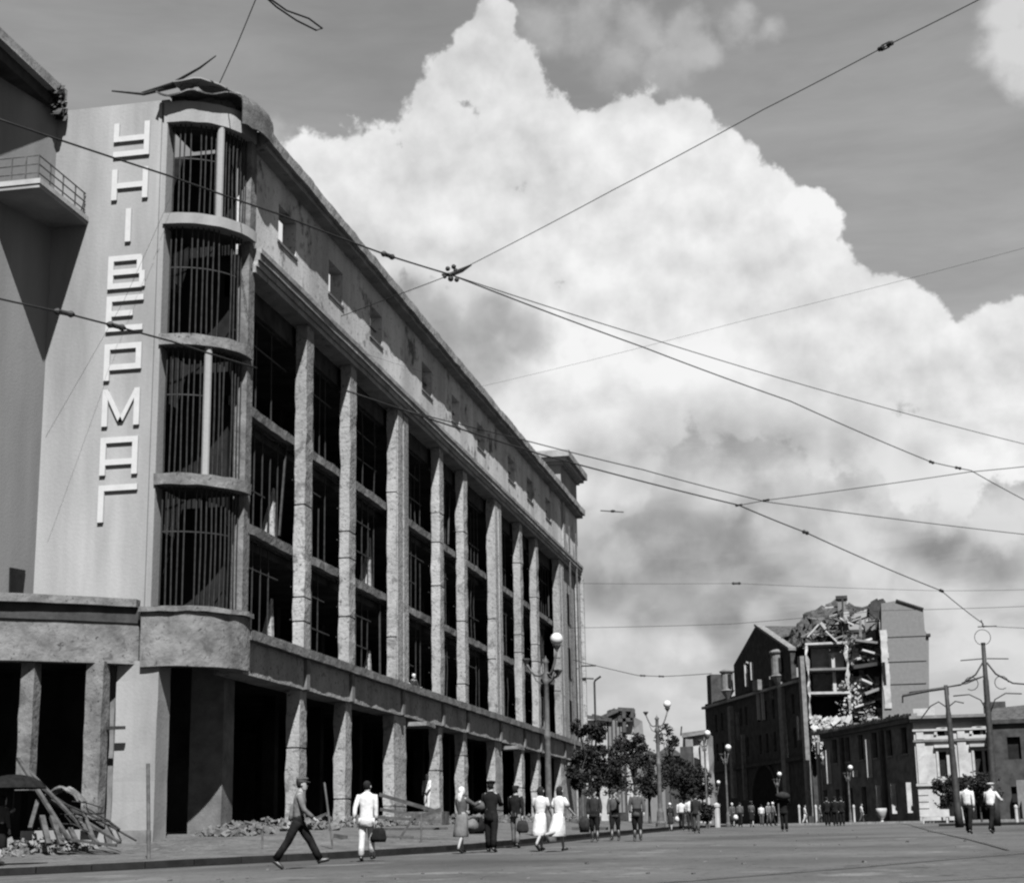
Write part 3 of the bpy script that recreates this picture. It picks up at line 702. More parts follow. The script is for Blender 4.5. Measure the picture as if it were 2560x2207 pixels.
# curled dark sheet in the wreckage
mb = MB()
c0 = onY(150, 1985, 46.5)
for j in range(7):
    for i in range(9):
        u, v = i/8, j/6; mb.v.append((c0.x-.35+1.1*u, c0.y-.3+.6*v, c0.z+.25*math.sin(u*3)-.25*u*u+.12*noise.noise(Vector((u*4, v*4, 2)))))
mb.f = [(j*9+i, j*9+i+1, (j+1)*9+i+1, (j+1)*9+i) for j in range(6) for i in range(8)]
o = mb.build('bent_sheet', 'sheet'); md = o.modifiers.new('t', 'SOLIDIFY'); md.thickness = .04
tag(o, 'curled dark sheet of metal on top of the leaning wreckage', 'sheet metal')
def gpost(x, ytop, ybot, Y, r, name, m, label, cat, group=None, dx=0):
    b = onY(x, ybot, Y); b.z = G(b.x, b.y)-.05; t = onY(x+dx, ytop, Y)
    return stick(name, [b, t], r, m, label, cat, group, n=8)
gpost(372, 1908, 2150, 41.2, .055, 'iron_post', 'steel', 'thin iron post on the pavement before the big pale corner pier', 'post', dx=-2)
gpost(656, 2080, 2130, 46.0, .03, 'iron_stake', 'steel', 'short iron stake on the pavement left of the striding man', 'stake')
gpost(833, 1955, 2110, 46.0, .03, 'iron_stake', 'steel', 'leaning iron stake between the striding man and the man in white', 'stake', dx=-22)
gpost(1053, 2035, 2110, 50.0, .03, 'iron_stake', 'steel', 'iron stake beside the fallen planks, left of the woman with the headscarf', 'stake')
PLK = [((948,1985),(1100,2030),53.5,.12,'upper plank of the broken barrier right of the man in white'),
       ((950,2022),(1075,2042),53.0,.10,'middle plank of the broken barrier right of the man in white'),
       ((946,2042),(1100,2052),52.6,.09,'low plank of the broken barrier right of the man in white'),
       ((1025,2048),(1102,2022),52.0,.12,'plank propped upwards at the right end of the broken barrier'),
       ((835,2088),(868,2093),50.5,.12,'short plank lying on the pavement left of the man in white'),
       ((940,2090),(1035,2092),51.0,.07,'long thin plank lying flat on the pavement beside the barrier'),
       ((1000,2105),(1040,2030),51.5,.07,'slanting prop holding up the broken barrier'),
       ((940,2072),(1120,2070),52.5,.08,'plank lying along the rubble edge behind the man in white'),
       ((780,2048),(822,2030),52.5,.06,'thin lath leaning in the dark opening behind the striding man'),
       ((1425,2050),(1490,2062),62,.12,'plank propped beside the far pier behind the two women in white'),
       ((1430,2070),(1520,2070),60,.10,'plank lying along the pavement behind the soldiers')]
for (a, b, Y, w, lab) in PLK:
    p = onY(*a, Y); q = onY(*b, Y+.4)
    for t in (p, q): t.z = max(t.z, G(t.x, t.y)+.04)
    stick('fallen_plank', [p, q], 0, 'wood', lab, 'plank', 'fallen planks along the store front', flat=(w*.5, w))

# ------------------------------------------------------------------ street lamps
def arcpts(c, r, a0, a1, ax, n=8):
    return [Vector(c)+Vector(ax)*(r*math.cos(a0+(a1-a0)*i/n))+Vector((0,0,1))*(r*math.sin(a0+(a1-a0)*i/n)) for i in range(n+1)]
def lamp(name, x, ybot, ytop, Y, label, arms, globes, r=.13, gr=.24, base=None):
    b = onY(x, ybot, Y); b.z = base if base is not None else G(b.x, b.y); t = onY(x, ytop, Y); h = t.z-b.z
    th = thing(name, label, 'street lamp', tuple(b), 'lamps along the street')
    c = (b.x, b.y, b.z)
    MB().lathe(c, [(r*2.2,0),(r*2.2,.25),(r*1.7,.35),(r*1.5,.9),(r*1.25,1.0),(r*1.05,1.1)], 12).build('base', 'steel', th, smooth=False)
    MB().lathe(c, [(r*1.05,1.05),(r*.95,h*.55),(r*1.1,h*.56),(r*1.1,h*.58),(r*.85,h*.59),(r*.8,h*.85),(r*1.2,h*.86),(r*1.2,h*.88),(r*.7,h*.9),(r*.7,h*.97),(r*1.1,h*.98),(r*.3,h),(.001,h+.12)], 12).build('pole', 'steel', th, smooth=True)
    for k, (ang, L, up) in enumerate(arms):
        ax = Vector((math.cos(ang), math.sin(ang), 0)); p0 = Vector(c)+Vector((0,0,h*.93))
        P = [p0+ax*(L*u)+Vector((0,0,1))*(up*(u**2.2)-.22*math.sin(u*PI)) for u in [i/8 for i in range(9)]]
        MB().tube(P, .045, 6).tube([p0+ax*.1+Vector((0,0,-.5)), p0+ax*L*.5+Vector((0,0,-.36)), p0+ax*L*.7+Vector((0,0,-.05))], .025, 5).build('arm', 'steel', th, smooth=True)
        e = P[-1]
        MB().lathe(tuple(e), [(.03,-.08),(.07,0),(.16,.14),(.17,.18),(.12,.19)], 10).build('lamp_cup', 'steel', th)
        if k in globes:
            MB().ball((e.x, e.y, e.z+.18+gr*.9), gr, 16).build('globe', 'globe', th, smooth=True)
    return th
lamp('street_lamp', 1374, 2100, 1645, 60.5, 'tall iron street lamp with one white globe left, nearest lamp before the store',
     [(R_(-30), .55, .75), (R_(175), .75, .3), (R_(60), .7, -.1)], {0}, r=.115, gr=.235)
lamp('street_lamp', 1652, 2060, 1790, 103, 'three armed street lamp with one globe, standing among the trees in the middle distance',
     [(R_(0), .68, .8), (R_(180), .68, .6), (R_(-40), .8, -.2)], {0}, r=.14, gr=.24)
far = [(1769,2045,1835,118,0,'distant lamp whose globe shows against the sky by the dark building edge'),
       (1820,2045,1872,122,0,'distant lamp before the dark ruined facade, with a large globe'),
       (1793,2045,1960,150,0,'small far lamp left of the lamp before the dark ruined facade'),
       (1948,2050,1938,160,0,'small far lamp above the man with the bundle'),
       (2127,2050,1922,150,0,'far lamp before the low dark facade right of centre')]
for (x, yb, yt, Y, _, lab) in far:
    lamp('street_lamp', x, yb, yt+8, Y, lab, [(R_(0), .25, .35), (R_(180), .3, .1)], {0}, r=.075, gr=.22 if yt < 1950 else .17)

# ------------------------------------------------------------------ tram poles
def trampole(x, xt, yb, yt, Y, r, label):
    b = onY(x, yb, Y); b.z = G(b.x, b.y); t = onY(xt, yt, Y); h = t.z-b.z
    th = thing('tram_pole', label, 'tram pole', tuple(b), 'tram wire poles on the right')
    mb = MB().tube([b, b.lerp(t, .12), b.lerp(t, .13), b.lerp(t, .45), b.lerp(t, .46), b.lerp(t, .8), b.lerp(t, .81), t], [r*1.35, r*1.3, r*1.15, r*1.05, r*.95, r*.85, r*.72, r*.62], 12)
    mb.build('pole', 'darksteel', th, smooth=True); return th, b, t, h
th, b, t, h = trampole(2490, 2458, 2050, 1612, 88, .17, 'tall iron tram pole with scrolled brackets and a ring on top, at the right')
ex = Vector((1, 0, 0)); mb = MB()
for s in (-1, 1):
    P = [t+Vector((0,0,-.9))+ex*s*.1, t+Vector((0,0,-1.5))+ex*s*.5, t+Vector((0,0,-2.0))+ex*s*1.3, t+Vector((0,0,-2.15))+ex*s*2.6, t+Vector((0,0,-2.3))+ex*s*3.9]
    MB().tube(P, [.05,.05,.045,.04,.04], 6).build('bracket_arm', 'darksteel', th, smooth=True)
    P = [t+Vector((0,0,-3.4))+ex*s*.1, t+Vector((0,0,-2.8))+ex*s*.35, t+Vector((0,0,-2.5))+ex*s*.9, t+Vector((0,0,-2.55))+ex*s*1.7]
    MB().tube(P, .035, 6).build('bracket_arm', 'darksteel', th, smooth=True)
    MB().tube(arcpts(t+Vector((0,0,-1.95))+ex*s*.75, .34, 0, 1.7*PI, ex*s, 10), .022, 5).build('scroll', 'darksteel', th)
    MB().tube([t+ex*s*.12+Vector((0,0,-.7)), t+ex*s*1.2+Vector((0,0,-.75))], .03, 5).build('cross_bar', 'darksteel', th)
    MB().lathe(tuple(t+ex*s*2.0+Vector((0,0,-2.5))), [(.1,0),(.1,.4),(.03,.45)], 8).build('insulator', 'darksteel', th)
MB().tube(arcpts(t+Vector((0,0,.4)), .4, -1.2, PI+1.2, ex, 18), .018, 5).build('ring', 'darksteel', th)
MB().tube([t, t+Vector((0,0,.1)), t+Vector((0,0,.12))], .12, 8).build('cap', 'darksteel', th)
MB().tube([t+ex*.1+Vector((0,0,.9)), t+Vector((0,0,1.3))], .03, 5).tube([t+ex*-.2+Vector((0,0,.95)), t+ex*.75+Vector((0,0,.95))], .03, 5).build('finial', 'darksteel', th)
tp1 = t.copy()
th, b, t, h = trampole(2398, 2364, 2055, 1712, 84, .15, 'second tram pole with a long drooping arm to its left')
MB().tube([t+Vector((0,0,-.15)), t+ex*-.9+Vector((0,0,-.25)), t+ex*-2.1+Vector((0,0,-.45))], .075, 6).build('bracket_arm', 'darksteel', th)
MB().tube([t+ex*-2.1+Vector((0,0,-.45)), t+ex*-2.12+Vector((0,0,-.8))], .05, 6).build('insulator', 'darksteel', th)
MB().tube([t+Vector((0,0,-.1)), t+ex*1.0+Vector((0,0,.05)), t+ex*1.8+Vector((0,0,.35)), tp1+Vector((0,0,-1.9))+ex*-1.2], .035, 6).build('bracket_arm', 'darksteel', th)
MB().tube([t+Vector((0,0,-1.1)), t+ex*-.4+Vector((0,0,-.8)), t+ex*-.8+Vector((0,0,-1.0)), t+ex*-1.3+Vector((0,0,-1.6))], .035, 6).build('scroll', 'darksteel', th)
MB().tube([t+Vector((0,0,-1.1)), t+ex*.4+Vector((0,0,-.8)), t+ex*.8+Vector((0,0,-.9))], .035, 6).build('scroll', 'darksteel', th)

# ------------------------------------------------------------------ overhead wires
def sag(a, b, s, n=14):
    return [a.lerp(b, i/n)+Vector((0,0,-4*s*(i/n)*(1-i/n))) for i in range(n+1)]
def wp(x, y, z=None, Y=None):
    x *= K; y *= K
    return onY(x, y, Y) if Y else onZ(x, y, z)
JN = wp(912, 556, 6.9)
WR = [
 ('thick span wire running from the left edge across the shop sign to the junction', [wp(-30,232,6.9), wp(345,357,6.9), wp(560,432,6.9), wp(785,517,6.9), JN], .02, [(785,517)]),
 ('thick wire climbing from the junction to the upper right corner', [JN, wp(1240,385,6.9), wp(1545,222,6.9), wp(1790,95,6.9), wp(2010,-15,6.9)], .009, []),
 ('lower of the two wires from the junction to the right', [JN, wp(1300,702,6.9), wp(1600,812,6.9), wp(1885,935,6.9), wp(1965,952,6.9), wp(2100,1025,6.9)], .017, [(1885,935),(1940,952)]),
 ('upper of the two wires from the junction to the right', [JN, wp(1300,680,6.9), wp(1700,800,6.9), wp(2100,905,6.9)], .012, []),
 ('short thin wire leaving the junction to the left over the cornice', [JN, wp(790,602,6.9), wp(690,640,6.9)], .010, []),
 ('low span wire crossing the side wall and the letters at the left', [wp(-30,598,6.9), wp(130,633,6.9), wp(235,660,6.9), wp(345,690,6.9), wp(520,745,6.9)], .026, [(130,633),(235,660)]),
 ('thin wire slanting over the lower letters of the shop sign', [wp(345,400,Y=48.6), wp(250,610,Y=48.5), wp(92,885,Y=47)], .014, []),
 ('wire rising from the torn corner roof to the top of the picture', [wp(440,178,Y=50.5), wp(478,95,Y=48), wp(522,-12,Y=45)], .045, []),
 ('thin wire crossing the white cloud towards the right edge', [wp(690,700,Y=62), wp(960,785,Y=62), wp(1500,650,Y=50), wp(2110,492,Y=45)], .012, []),
 ('long wire over the roof block running to the lower right', [wp(820,830,8.0), wp(1040,885,8.0), wp(1300,950,8.0), wp(1550,1015,8.0), wp(2110,1085,8.0)], .022, []),
 ('contact wire falling past the roof block to the tram pole', [wp(700,790,7.2), wp(1090,918,7.2), wp(1495,1022,7.2), wp(1630,1077,7.2), wp(1905,1195,7.2), wp(1990,1262,7.2)], .028, [(1630,1077),(1905,1195)]),
 ('thin span wire between the two wire couplings at mid right', [wp(1495,1022,7.6), wp(1550,1012,7.6), wp(1960,955,7.6), wp(2110,940,7.6)], .018, [(1495,1020),(1550,1012)]),
 ('faint wire crossing low over the far street', [wp(1160,1335,Y=105), wp(1290,1366,Y=105), wp(1340,1368,Y=106), wp(1440,1362,Y=112)], .06, [(1300,1365),(1338,1366)]),
 ('faint upper wire over the distant tall ruin', [wp(1150,1270,Y=95), wp(1480,1262,Y=95), wp(1780,1235,Y=95), wp(2110,1225,Y=95)], .035, []),
 ('wire running level above the tall ruin to the right edge', [wp(1170,1180,Y=75), wp(1490,1180,Y=75), wp(1905,1195,Y=75), wp(2110,1192,Y=75)], .022, [(1490,1180)]),
 ('wire from the tall tram pole to the right edge', [tp1+Vector((0,0,1.0)), wp(2110,1272,Y=86)], .035, []),
]
for lab, P, r, fit in WR:
    Q = []
    for a, b in zip(P, P[1:]): Q += sag(a, b, (b-a).length*.003, 6)[:-1]
    Q.append(P[-1])
    th = thing('overhead_wire', lab, 'wire', tuple(P[0]), 'tram wires over the street')
    MB().tube(Q, r*.4, 6).build('cable', 'wire', th, smooth=True)
    for (fx, fy) in fit:
        tgt = min(Q, key=lambda q: (Vector(projpx(q))-Vector((fx*K, fy*K))).length) if False else None
        # the coupling sits on the cable where it passes this bearing
        best = None
        for a, b in zip(Q, Q[1:]):
            for u in (0,.25,.5,.75,1):
                p = a.lerp(b, u); d = p-CAM; z = d.dot(FW); e = abs(CXP+FPX*d.dot(RT)/z-fx*K)
                if best is None or e < best[0]: best = (e, p, (b-a).normalized())
        _, p, dr = best; s = max(r*1.5, .02)
        if (p-CAM).length > 60: s = .07
        MB().tube([p-dr*s*3, p-dr*s*2, p-dr*s, p+dr*s, p+dr*s*2, p+dr*s*3], [s*.4, s, s*.7, s*.7, s, s*.4], 8).build('insulator', 'darksteel', th)
# the big junction of insulators and the strain insulator up right
th = thing('wire_junction', 'cluster of round insulators where the wires cross over the street', 'insulator', tuple(JN))
js = (JN-CAM).length/FPX*K
for (dx, dy, r) in ((-6,-12,5),(6,-16,5),(10,-8,5),(-12,4,4),(0,8,6),(12,10,5)):
    c = JN+RT*dx*js-UP*dy*js*1; MB().ball(tuple(c), r*js, 10).build('insulator', 'darksteel', th, smooth=True)
MB().tube([JN-RT*18*js, JN, JN+RT*22*js+UP*9*js, JN+RT*42*js+UP*20*js], [2.5*js, 5*js, 5*js, 1.5*js], 8).build('clamp', 'darksteel', th)
A = wp(1768, 106, 6.9); B = wp(1816, 82, 6.9); js = (A-CAM).length/FPX*K; dr = (B-A).normalized()
th = thing('strain_insulator', 'chained strain insulator on the thick wire at the upper right', 'insulator', tuple(A))
for s in (-1, 1):
    c = A.lerp(B, .5)+dr*s*11*js
    MB().tube([c-dr*7*js, c-dr*6*js, c+dr*6*js, c+dr*7*js], [1.5*js, 4.5*js, 4.5*js, 1.5*js], 8).build('insulator', 'darksteel', th)
MB().tube([A.lerp(B,.5)-dr*10*js+UP*5*js, A.lerp(B,.5)+dr*10*js+UP*5*js], 1.5*js, 5).tube([A.lerp(B,.5)-dr*10*js-UP*5*js, A.lerp(B,.5)+dr*10*js-UP*5*js], 1.5*js, 5).build('link', 'darksteel', th)
# looped loose wire at the top
P = [wp(538,-8,6.5), wp(580,22,6.5), wp(625,38,6.5), wp(652,58,6.5), wp(640,62,6.5), wp(600,42,6.5), wp(560,15,6.5), wp(530,-12,6.5)]
tag(MB().tube(P, .006, 5).build('loose_wire', 'wire'), 'loose looped wire hanging into the top of the picture', 'wire')
tag(MB().ball(tuple(wp(1240,1034,Y=60)), .1, 8, .5).build('insulator', 'darksteel'), 'small dark insulator hanging alone right of the roof block', 'insulator')
MBx = MB().tube([wp(1215,1033,Y=60), wp(1262,1036,Y=60)], .02, 4)
tag(MBx.build('span_wire', 'wire'), 'short wire ends beside the lone hanging insulator', 'wire')

# ------------------------------------------------------------------ trees
def tree(x, y, h, cw, label, seed, trunk_h=.35, nleaf=5200, lean=0, name='tree', ls=.16, cz=1.0):
    rr = random.Random(seed); z0 = G(x, y)
    th = thing(name, label, 'tree', (x, y, z0), None)
    mb = MB(); top = Vector((x+lean, y, z0+h*.75))
    mb.tube([Vector((x, y, z0-.2)), Vector((x+lean*.3, y, z0+h*trunk_h)), top], [h*.024, h*.017, h*.005], 8)
    cl = []
    for k in range(15):
        q = rr.uniform(0, 2*PI); d = cw*rr.uniform(.15, .85); zz = z0+h*(trunk_h+(1-trunk_h)*rr.uniform(.15, .9)*cz)
        d *= max(.35, 1-.5*abs((zz-z0)/h-.6)*2)
        e = Vector((x+lean*.5+d*math.cos(q), y+d*math.sin(q), zz)); s_ = Vector((x+lean*.3, y, z0+h*(trunk_h+rr.uniform(-.05, .3))))
        mb.tube([s_, s_.lerp(e, .5)+Vector((0,0,.2)), e], [h*.009, h*.006, .012], 5)
        cl.append((e, cw*rr.uniform(.3, .55)))
    mb.build('trunk', 'bark', th)
    lf = MB()
    for i in range(nleaf):
        c, r = rr.choice(cl); v = Vector((rr.gauss(0, 1), rr.gauss(0, 1), rr.gauss(0, .8)))
        v = v.normalized()*r*(rr.random()**.45); p = c+v
        if noise.noise(p*1.1)+.8*noise.noise(p*3.1) < .1: continue
        a = Vector((rr.uniform(-1,1), rr.uniform(-1,1), rr.uniform(-.6,.6))).normalized(); b = a.cross(Vector((rr.uniform(-1,1), rr.uniform(-1,1), rr.uniform(-1,1)))).normalized()
        s = ls*rr.uniform(.6, 1.5)
        lf.add([p-a*s, p-b*s*.5, p+a*s, p+b*s*.5], [(0,1,2,3)])
    lf.build('crown', 'leaf', th, fix=False)
def gx(px, Y): return onY(px, 2060, Y).x
TRS0 = [(1478,108,7.6,1.7,'slender young tree beside the far corner of the store',.35,'tree'),
       (1452,104,5.4,1.3,'low leafy tree against the end pier of the store',.3,'tree'),
       (1540,128,7.0,2.3,'bushy tree standing left of the three armed lamp, before the pale ruin',.3,'tree'),
       (1590,135,7.8,2.6,'round dark tree directly left of the three armed lamp',.3,'tree'),
       (1625,122,5.6,2.0,'low tree at the foot of the three armed lamp',.28,'tree'),
       (1682,140,9.6,1.9,'tall narrow dark tree right of the three armed lamp',.25,'tree'),
       (1712,132,5.6,2.6,'spreading tree before the small arched ruin',.3,'tree'),
       (1745,150,5.5,2.4,'tree in front of the dark facade edge under the far lamps',.3,'tree'),
       (1770,108,1.9,1.1,'small round bush beside the road in the middle distance',.1,'bush'),
       (1500,140,6.2,2.2,'tree behind the slender young tree near the store corner',.3,'tree'),
       (2372,140,3.9,2.1,'leafy tree before the white stuccoed facade, left of the second tram pole',.3,'tree'),
       (2455,125,3.7,2.3,'leafy tree behind the two men in white shirts',.3,'tree')]
for i, (px, Y, h, cw, lab, tf, nm) in enumerate(TRS0):
    h *= .92; cw *= .74
    tree(gx(px, Y), Y, h, cw, lab, 40+i, tf, 7600 if h > 2.5 else 4200, name=nm, ls=.11 if Y < 145 else .14)

# ------------------------------------------------------------------ buildings on the right: frames turned to the side street
DB = Vector((-math.sin(R_(21)), math.cos(R_(21)), 0))       # along the dark facades, away
DN = Vector((-DB.y, DB.x, 0))                                # outwards, to the left
ZU = Vector((0,0,1))
class Face:
    """local frame on a facade: u along it, v up, w outwards"""
    def __init__(s, o, u, w): s.o = Vector(o); s.u = Vector(u); s.w = Vector(w)
    def P(s, u, v, w=0): return s.o+s.u*u+s.w*w+ZU*v
    def box(s, mb, u0, u1, v0, v1, w0, w1):
        c = s.P((u0+u1)/2, (v0+v1)/2, (w0+w1)/2); return mb.obox(c, s.u*(u1-u0)/2, s.w*(w1-w0)/2, ZU*(v1-v0)/2)
    def part(s, name, m, parent, u0, u1, v0, v1, w0, w1, jit=0):
        mb = s.box(MB(), u0, u1, v0, v1, w0, w1)
        if jit: mb.jitter(jit, 1.5)
        return mb.build(name, m, parent)
def wall_with_holes(F, name, m, parent, u0, u1, v0, v1, th, holes):
    """wall built as cells around rectangular openings"""
    us = sorted({u0, u1, *[h[0] for h in holes], *[h[1] for h in holes]}); vs = sorted({v0, v1, *[h[2] for h in holes], *[h[3] for h in holes]})
    mb = MB()
    for a, b in zip(us, us[1:]):
        run = None
        for c, d in list(zip(vs, vs[1:])):
            hole = any(h[0] <= (a+b)/2 <= h[1] and h[2] <= (c+d)/2 <= h[3] for h in holes)
            if not hole:
                if run is None: run = [c, d]
                else: run[1] = d
            if hole and run: F.box(mb, a, b, run[0], run[1], -th, 0); run = None
        if run: F.box(mb, a, b, run[0], run[1], -th, 0)
    return mb.build(name, m, parent)
# --- low block: long dark side and white stuccoed front
cA = onY(2300, 2048, 155); gA = G(cA.x, cA.y); cA.z = 0
topA = onY(2300, 1790, 155).z
LB = thing('stucco_building', 'low corner building with white stuccoed front and long dark side, right of tall ruin', 'building', (cA.x, cA.y, gA))
FD = Face((cA.x, cA.y, 0), DB, DN); LD = 23.0
holes = []
for k in range(7):
    u = 1.6+k*3.6; holes += [(u, u+1.3, gA+6.2, gA+8.6), (u, u+1.2, gA+1.0, gA+3.6)]
wall_with_holes(FD, 'side_wall', 'brickmid', LB, 0, LD, gA-1, topA, .5, holes)
for (a, b, c, d) in holes:
    f = FD.box(MB(), a, b, c, d, -.42, -.38).build('window', 'black', LB)
    q = FD.box(MB(), a-.12, b+.12, c-.15, c, -.1, .1).build('window_sill', 'brickgrey', LB)
for k, u in enumerate((1.3, 4.9, 8.5)):      # pale jambs of the nearest ground floor openings
    FD.part('window_jamb', 'white', LB, u+.1, u+.22, gA+.9, gA+3.6, .02, .5)
for u, v0, v1 in ((10.4, gA+4.4, topA-1.4), (14.2, gA+4.6, topA-4.2), (21.5, gA+4.2, topA-1.8)):
    FD.part('pale_pilaster', 'white', LB, u, u+.14, v0, v1, .02, .55, .04)
for u in (7.0, 17.5, 24.5):
    FD.part('dark_pilaster', 'brickgrey' if u > 20 else 'brickdark', LB, u, u+.6, gA, topA-.8, .02, .3)
FD.part('cornice', 'brickdark', LB, -.3, LD, topA-.55, topA-.1, -.4, .45, .03)
mb = MB()
for k in range(40): u = k*.68; FD.box(mb, u, u+.6, topA, topA+.3+.55*abs(noise.noise(Vector((k*.35, 2, 0)))), -.5, .1)
mb.jitter(.05, 1).build('parapet', 'brickgrey', LB)
FW_ = Face((cA.x, cA.y-.02, 0), (1, -.03, 0), (-.03, -1, 0)); LW_ = 8.3
hw = []
for u in (2.05, 5.15): hw += [(u, u+1.15, gA+4.0, gA+6.2), (u+.05, u+1.1, gA+7.6, gA+8.45), (u-.2, u+1.3, gA+.2, gA+2.4)]
wall_with_holes(FW_, 'front_wall', 'white', LB, 0, LW_, gA-1, topA, .5, hw)
for k, (a, b, c, d) in enumerate(hw):
    w = FW_.box(MB(), a, b, c, d, -.42, -.38).build('window', 'black', LB)
    if k % 3 < 2: FW_.box(MB(), (a+b)/2+.1, (a+b)/2+.34, c, d, -.3, -.1).build('window_frame', 'trim', w)
    if k % 3 == 0:
        FW_.part('window_hood', 'white', LB, a-.35, b+.35, d+.35, d+.6, .02, .35); FW_.part('window_architrave', 'trim', LB, a-.22, a-.02, c, d+.3, .02, .12); FW_.part('window_architrave', 'trim', LB, b+.02, b+.22, c, d+.3, .02, .12)
        FW_.part('window_apron', 'white', LB, a-.3, b+.3, c-.5, c-.1, .02, .2)
    if k % 3 == 1:
        mb = MB(); cu, cv = (a+b)/2, c+.1
        for i in range(9):
            q0, q1 = PI*i/9, PI*(i+1)/9
            pts = [FW_.P(cu+r*math.cos(q), cv+r*math.sin(q), .02) for r, q in ((.62,q0),(.86,q0),(.86,q1),(.62,q1))]
            mb.prismdir(pts, FW_.w*.12)
        mb.build('arch_moulding', 'white', LB)
        for sgn in (0, 1):     # fill above the arch
            mb = MB(); pts = []
            for i in range(6):
                q = PI/2*i/5 if sgn == 0 else PI-PI/2*i/5
                pts.append(FW_.P(cu+.53*math.cos(q), cv+.53*math.sin(q)+.2, -.3))
            pts.append(FW_.P(cu+(.53 if sgn == 0 else -.53), d, -.3)) if False else None
            xx = cu+(.54 if sgn == 0 else -.54); mb.prismdir(pts+[FW_.P(cu, d+.02, -.3), FW_.P(xx, d+.02, -.3)], FW_.w*.28).build('arch_spandrel', 'white', LB)
for v, hh, pw, m in ((gA+3.2,.22,.2,'trim'), (gA+7.1,.2,.25,'greytrim'), (topA-1.35,.18,.2,'trim'), (topA-.55,.3,.45,'brickgrey'), (topA-.24,.26,.7,'greytrim')):
    FW_.part('string_course', m, LB, -.1 if hh < .25 else -.3, LW_, v, v+hh, .02, pw, .015)
for u in (0.15, 3.75, 7.1):
    FW_.part('pilaster', 'white', LB, u, u+.75, gA+3.45, gA+7.05, .02, .16, .01)
    FW_.part('pilaster', 'white', LB, u+.05, u+.7, gA+7.35, topA-1.4, .02, .14, .01)
for k in range(5): FW_.part('rusticated_block', 'white', LB, .02, .9, gA+.1+k*.58, gA+.6+k*.58, .02, .14, .02)
FW_.part('chimney', 'brickdark', LB, 6.4, 8.3, topA+.1, topA+1.2, -3, -1.6, .04)
FW_.part('side_block', 'brickdark', LB, LW_+.02, LW_+1.1, gA, topA+.4, -6, .1, .03)
mb = MB(); e1 = cA+DB*LD; mb.prism([(cA.x+.3, cA.y+.4), (cA.x+LW_, cA.y), (cA.x+LW_, cA.y+24), (e1.x+.4, e1.y)], topA-.5, topA-.3).build('roof', 'roof', LB)
FW_.part('pale_chimney', 'trim', LB, .1, 2.0, topA+.05, topA+.75, -1.3, -.6, .03)
FW_.part('doorstep', 'white', LB, 2.0, 3.6, gA, gA+.5, .1, .9, .03)
# --- right dark block
cR = onY(2497, 2040, 150); gR = G(cR.x, cR.y)
RB = thing('dark_brick_building', 'low dark brick building cut by the right edge of the picture', 'building', (cR.x, cR.y, gR))
FR = Face((cR.x, cR.y, 0), (1, -.12, 0), (-.12, -1, 0)); zR = onY(2500, 1806, 150).z
hr = [(u, u+1.1, gR+v, gR+v+1.9) for u in (1.2, 3.9, 6.6) for v in (1.0, 5.2)]
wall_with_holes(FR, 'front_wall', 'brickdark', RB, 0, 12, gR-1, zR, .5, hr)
for h_ in hr: FR.box(MB(), *h_, -.45, -.4).build('window', 'black', RB)
FR.part('cornice', 'brickdark', RB, -.2, 12, zR-.1, zR+.25, -.5, .3)
FR.part('gate_pillar', 'greytrim', RB, 1.7, 2.5, gR, gR+3.4, .8, 1.4, .05); FR.part('gate_pillar', 'brickgrey', RB, 2.0, 2.6, gR+.2, gR+1.8, 1.5, 1.9, .05)
MB().prismdir([FR.P(0, zR, -.5), FR.P(12, zR, -.5), FR.P(12, zR+2.2, -5), FR.P(0, zR+1.4, -5)], (0, 0, .2)).build('roof', 'roof', RB)
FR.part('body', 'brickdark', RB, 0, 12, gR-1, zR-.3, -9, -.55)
# --- tall ruined block
Yt = 184.0; gT = 2.6
def T(x, y, Y=Yt): return onY(x, y, Y)
pc = T(2022, 2045, Yt); g0 = T(2212, 2045, Yt-3); g1 = T(2322, 2045, Yt-3)
TB = thing('bombed_apartment_block', 'tall bombed apartment block with rooms torn open and a bare brick gable', 'building', (pc.x, pc.y, gT))
FT = Face((pc.x, pc.y, 0), DB, DN)
def uof(x, y=1800):
    """distance along the dark facade seen at this bearing, and height"""
    r = ray(x, y); # solve CAM+r*t = o+u*DB (+v)
    det = r.x*(-DB.y)+r.y*DB.x; ox, oy = pc.x-CAM.x, pc.y-CAM.y
    t = (ox*(-DB.y)+oy*DB.x)/det; p = CAM+r*t; return (p-Vector((pc.x, pc.y, 0))).dot(DB), p.z
LT_ = uof(1764)[0]; zE = uof(2000, 1690)[1]
ht = []
for x in (1790, 1805, 1853, 1866, 1898, 1915, 1935, 1985, 2004):
    u = uof(x)[0]
    for z in (gT+8.3, gT+12.0): ht.append((u-.45, u+.45, z, z+2.2))
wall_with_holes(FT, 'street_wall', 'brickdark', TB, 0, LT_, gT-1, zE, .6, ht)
for h_ in ht: FT.box(MB(), *h_, -.5, -.45).build('window', 'black', TB)
def tw(x, y0, y1, m='trim', wd=.1, pr=.2):
    u0, za = uof(x, y0); u1, zb = uof(x, y1)
    return FT.part('window_jamb', m, TB, u0-wd/2, u0+wd/2, zb, za, .02, pr+.2)
tw(1868,1662,1716); tw(1883,1655,1700); tw(1898,1717,1800); tw(1909,1712,1800); tw(1931,1690,1745,'greytrim'); tw(1847,1780,1850,'greytrim'); 
MB().tube([FT.P(uof(1868)[0], uof(1868,1662)[1], .1), FT.P(uof(1876)[0], uof(1876,1652)[1], .1), FT.P(uof(1883)[0], uof(1883,1657)[1], .1)], .09, 5).build('arch_moulding', 'trim', TB)
